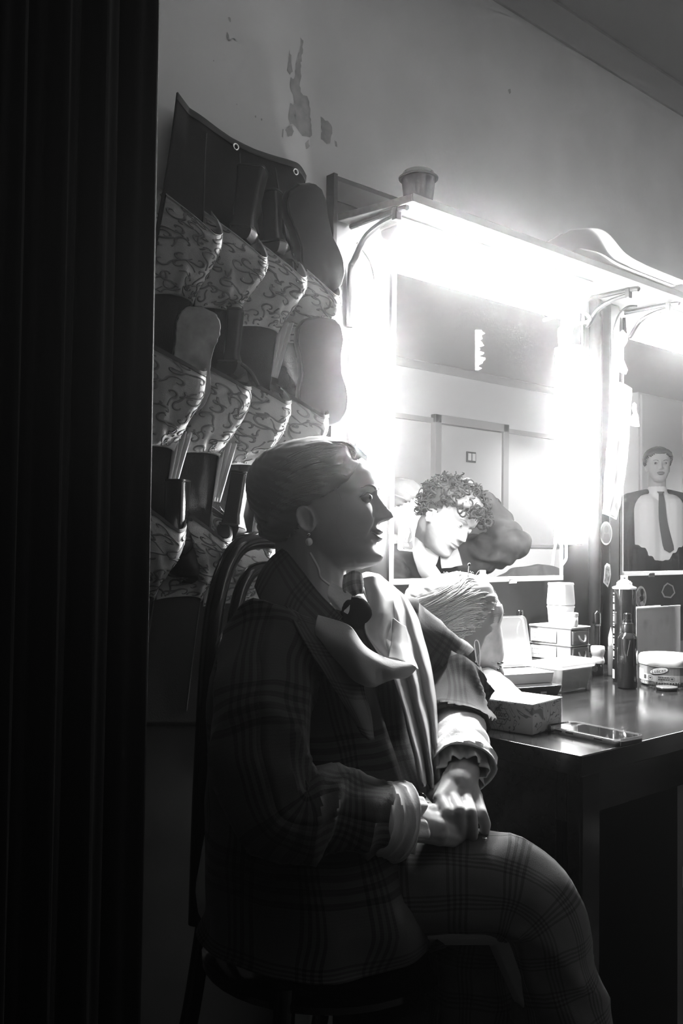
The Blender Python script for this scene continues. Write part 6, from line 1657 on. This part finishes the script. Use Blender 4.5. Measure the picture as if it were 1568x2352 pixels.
# pale cabinet with a coat standing over it
k0=mat_pt(1190,1250,5.2); k1=mat_pt(1300,1250,5.2)
e=empty('low_cabinet',(k0.x,k0.y,0),'waist-high pale cabinet below the hanging coat, seen in the large mirror','cabinet')
m=MB(); m.box((k0.x,k0.y-.42,.0),(k0.x+.75,k0.y,k0.z-.02)); obj('carcass',m,M_farwall,e,bevel=.004)
m=MB(); m.box((k0.x-.02,k0.y-.43,k0.z-.0198),(k0.x+.77,k0.y+.02,k0.z)); obj('top_board',m,mat('board_grey',.35,.6),e,bevel=.003)
g0=mat_pt(1214,1125,5.6); gx,gy,gt=g0.x,g0.y-.0,g0.z
e=empty('coat_stand',(gx,gy-.42,0),'thin dark stand that holds the hanging coat','coat stand')
gy2=gy-.42
obj('pole',MB().tube([V((gx,gy2,.02)),V((gx,gy2,gt+.06))],.012,12),M_dkmetal,e)
obj('base',MB().lathe([(0,0),(.16,0),(.16,.015),(.03,.03),(.013,.04)],V((gx,gy2,0.0))),M_dkmetal,e)
obj('hook',MB().tube(smooth_path([V((gx,gy2,gt+.02)),V((gx,gy2+.04,gt+.01)),V((gx,gy2+.05,gt+.04))],10),.006,8),M_dkmetal,e)
def coat(u,v):
    a=2*PI*u; w=interp([(0,.03),(.08,.17),(.2,.19),(1,.20)],v); d=interp([(0,.03),(.1,.07),(1,.10)],v)
    return V((gx+w*math.cos(a),gy2+.05+d*math.sin(a)*1.0+.02*math.sin(a*5+v*6)*v,gt-.0-v*.62))
o=empty('coat',(gx,gy2+.05,gt),'dark coat with a pale lining edge hanging on the stand, seen in the large mirror','coat')
obj('coat_body',MB().grid(coat,48,30),mat('coat_dark',.10,.85),o,fixn=False,solid=.004)
m=MB().grid(lambda u,v:V((gx-.02+.05*u-.03*v,gy2+.05+.108+.0+.02*math.sin(v*6),gt-.05-v*.5)),4,20); obj('lining_edge',m,mat('lining_pale',.6,.8),o,fixn=False,solid=.004)
# chair with a dark garment thrown over its back
h0=mat_pt(1222,1298,4.1); hx,hy,hz=h0.x,h0.y,h0.z
e=empty('wooden_chair',(hx,hy,0),'plain wooden chair under a dark garment, seen low in the large mirror','chair')
M_cw=wood_mat('chair_wood',.10,.2,.5)
obj('seat',MB().box((hx-.21,hy-.42,.43),(hx+.21,hy+.0,.46)),M_cw,e,bevel=.008)
for a in (-.19,.19):
    obj('leg',MB().tube([V((hx+a,hy-.39,0)),V((hx+a,hy-.39,.4295))],.017,10),M_cw,e)
    obj('leg',MB().tube([V((hx+a,hy+.03,0)),V((hx+a,hy+.02,.46)),V((hx+a,hy+.05,hz-.05))],.017,10),M_cw,e)
obj('back_rail',MB().box((hx-.172,hy+.035,hz-.13),(hx+.172,hy+.058,hz-.05)),M_cw,e,bevel=.006)
def gar(u,v):
    x=-.30+.60*u; t=(v-.5)*2; top=hz-.0-.05*abs(2*u-1)**2-.03*max(0,(2*u-1))
    return V((hx+x,hy+.046+.055*math.sin(t*PI/2)*1.0+.012*math.sin(u*21),top-.35*max(0,abs(t)-.15)**1.2+.01*noise.noise(V((u*6,v*5,2)))))
o=obj('garment',MB().grid(gar,40,40),mat('garment_dark',.03,.9),fixn=False,solid=.006); tag(o,'dark garment thrown over the chair back, seen low in the large mirror','garment')
# ---------------------------------------------------------------- camera, world, exposure
cd=bpy.data.cameras.new('camera'); cam=bpy.data.objects.new('camera',cd); COL.objects.link(cam)
cd.sensor_fit='HORIZONTAL'; cd.sensor_width=36.0; cd.lens=FPX/1568*36.0; cd.clip_start=.02; cd.clip_end=60
Mc=Matrix((_R,_U,-_F)).transposed().to_4x4(); Mc.translation=CAM; cam.matrix_world=Mc
scene.camera=cam
w=bpy.data.worlds.new('world'); scene.world=w; w.use_nodes=True; nt=w.node_tree
nt.nodes['Background'].inputs[0].default_value=(0,0,0,1); nt.nodes['Background'].inputs[1].default_value=0
BLOOM_HAZE=.010  # thin haze added to imitate lens bloom around the lamps
if BLOOM_HAZE:
    vs=nt.nodes.new('ShaderNodeVolumeScatter'); vs.inputs['Color'].default_value=(1,1,1,1); vs.inputs['Density'].default_value=BLOOM_HAZE; vs.inputs['Anisotropy'].default_value=.96
    nt.links.new(vs.outputs[0],nt.nodes['World Output'].inputs['Volume'])
scene.view_settings.view_transform='Standard'; scene.view_settings.look='None'; scene.view_settings.gamma=1.0
scene.view_settings.use_curve_mapping=False
scene.view_settings.exposure=2.5
c=scene.cycles
c.use_denoising=True; c.use_adaptive_sampling=True; c.adaptive_threshold=.05; c.adaptive_min_samples=16
try: c.denoiser='OPENIMAGEDENOISE'
except Exception: pass
c.max_bounces=6; c.diffuse_bounces=3; c.glossy_bounces=4; c.transmission_bounces=6; c.transparent_max_bounces=12; c.volume_bounces=0
c.sample_clamp_indirect=4; c.caustics_reflective=False; c.caustics_refractive=False
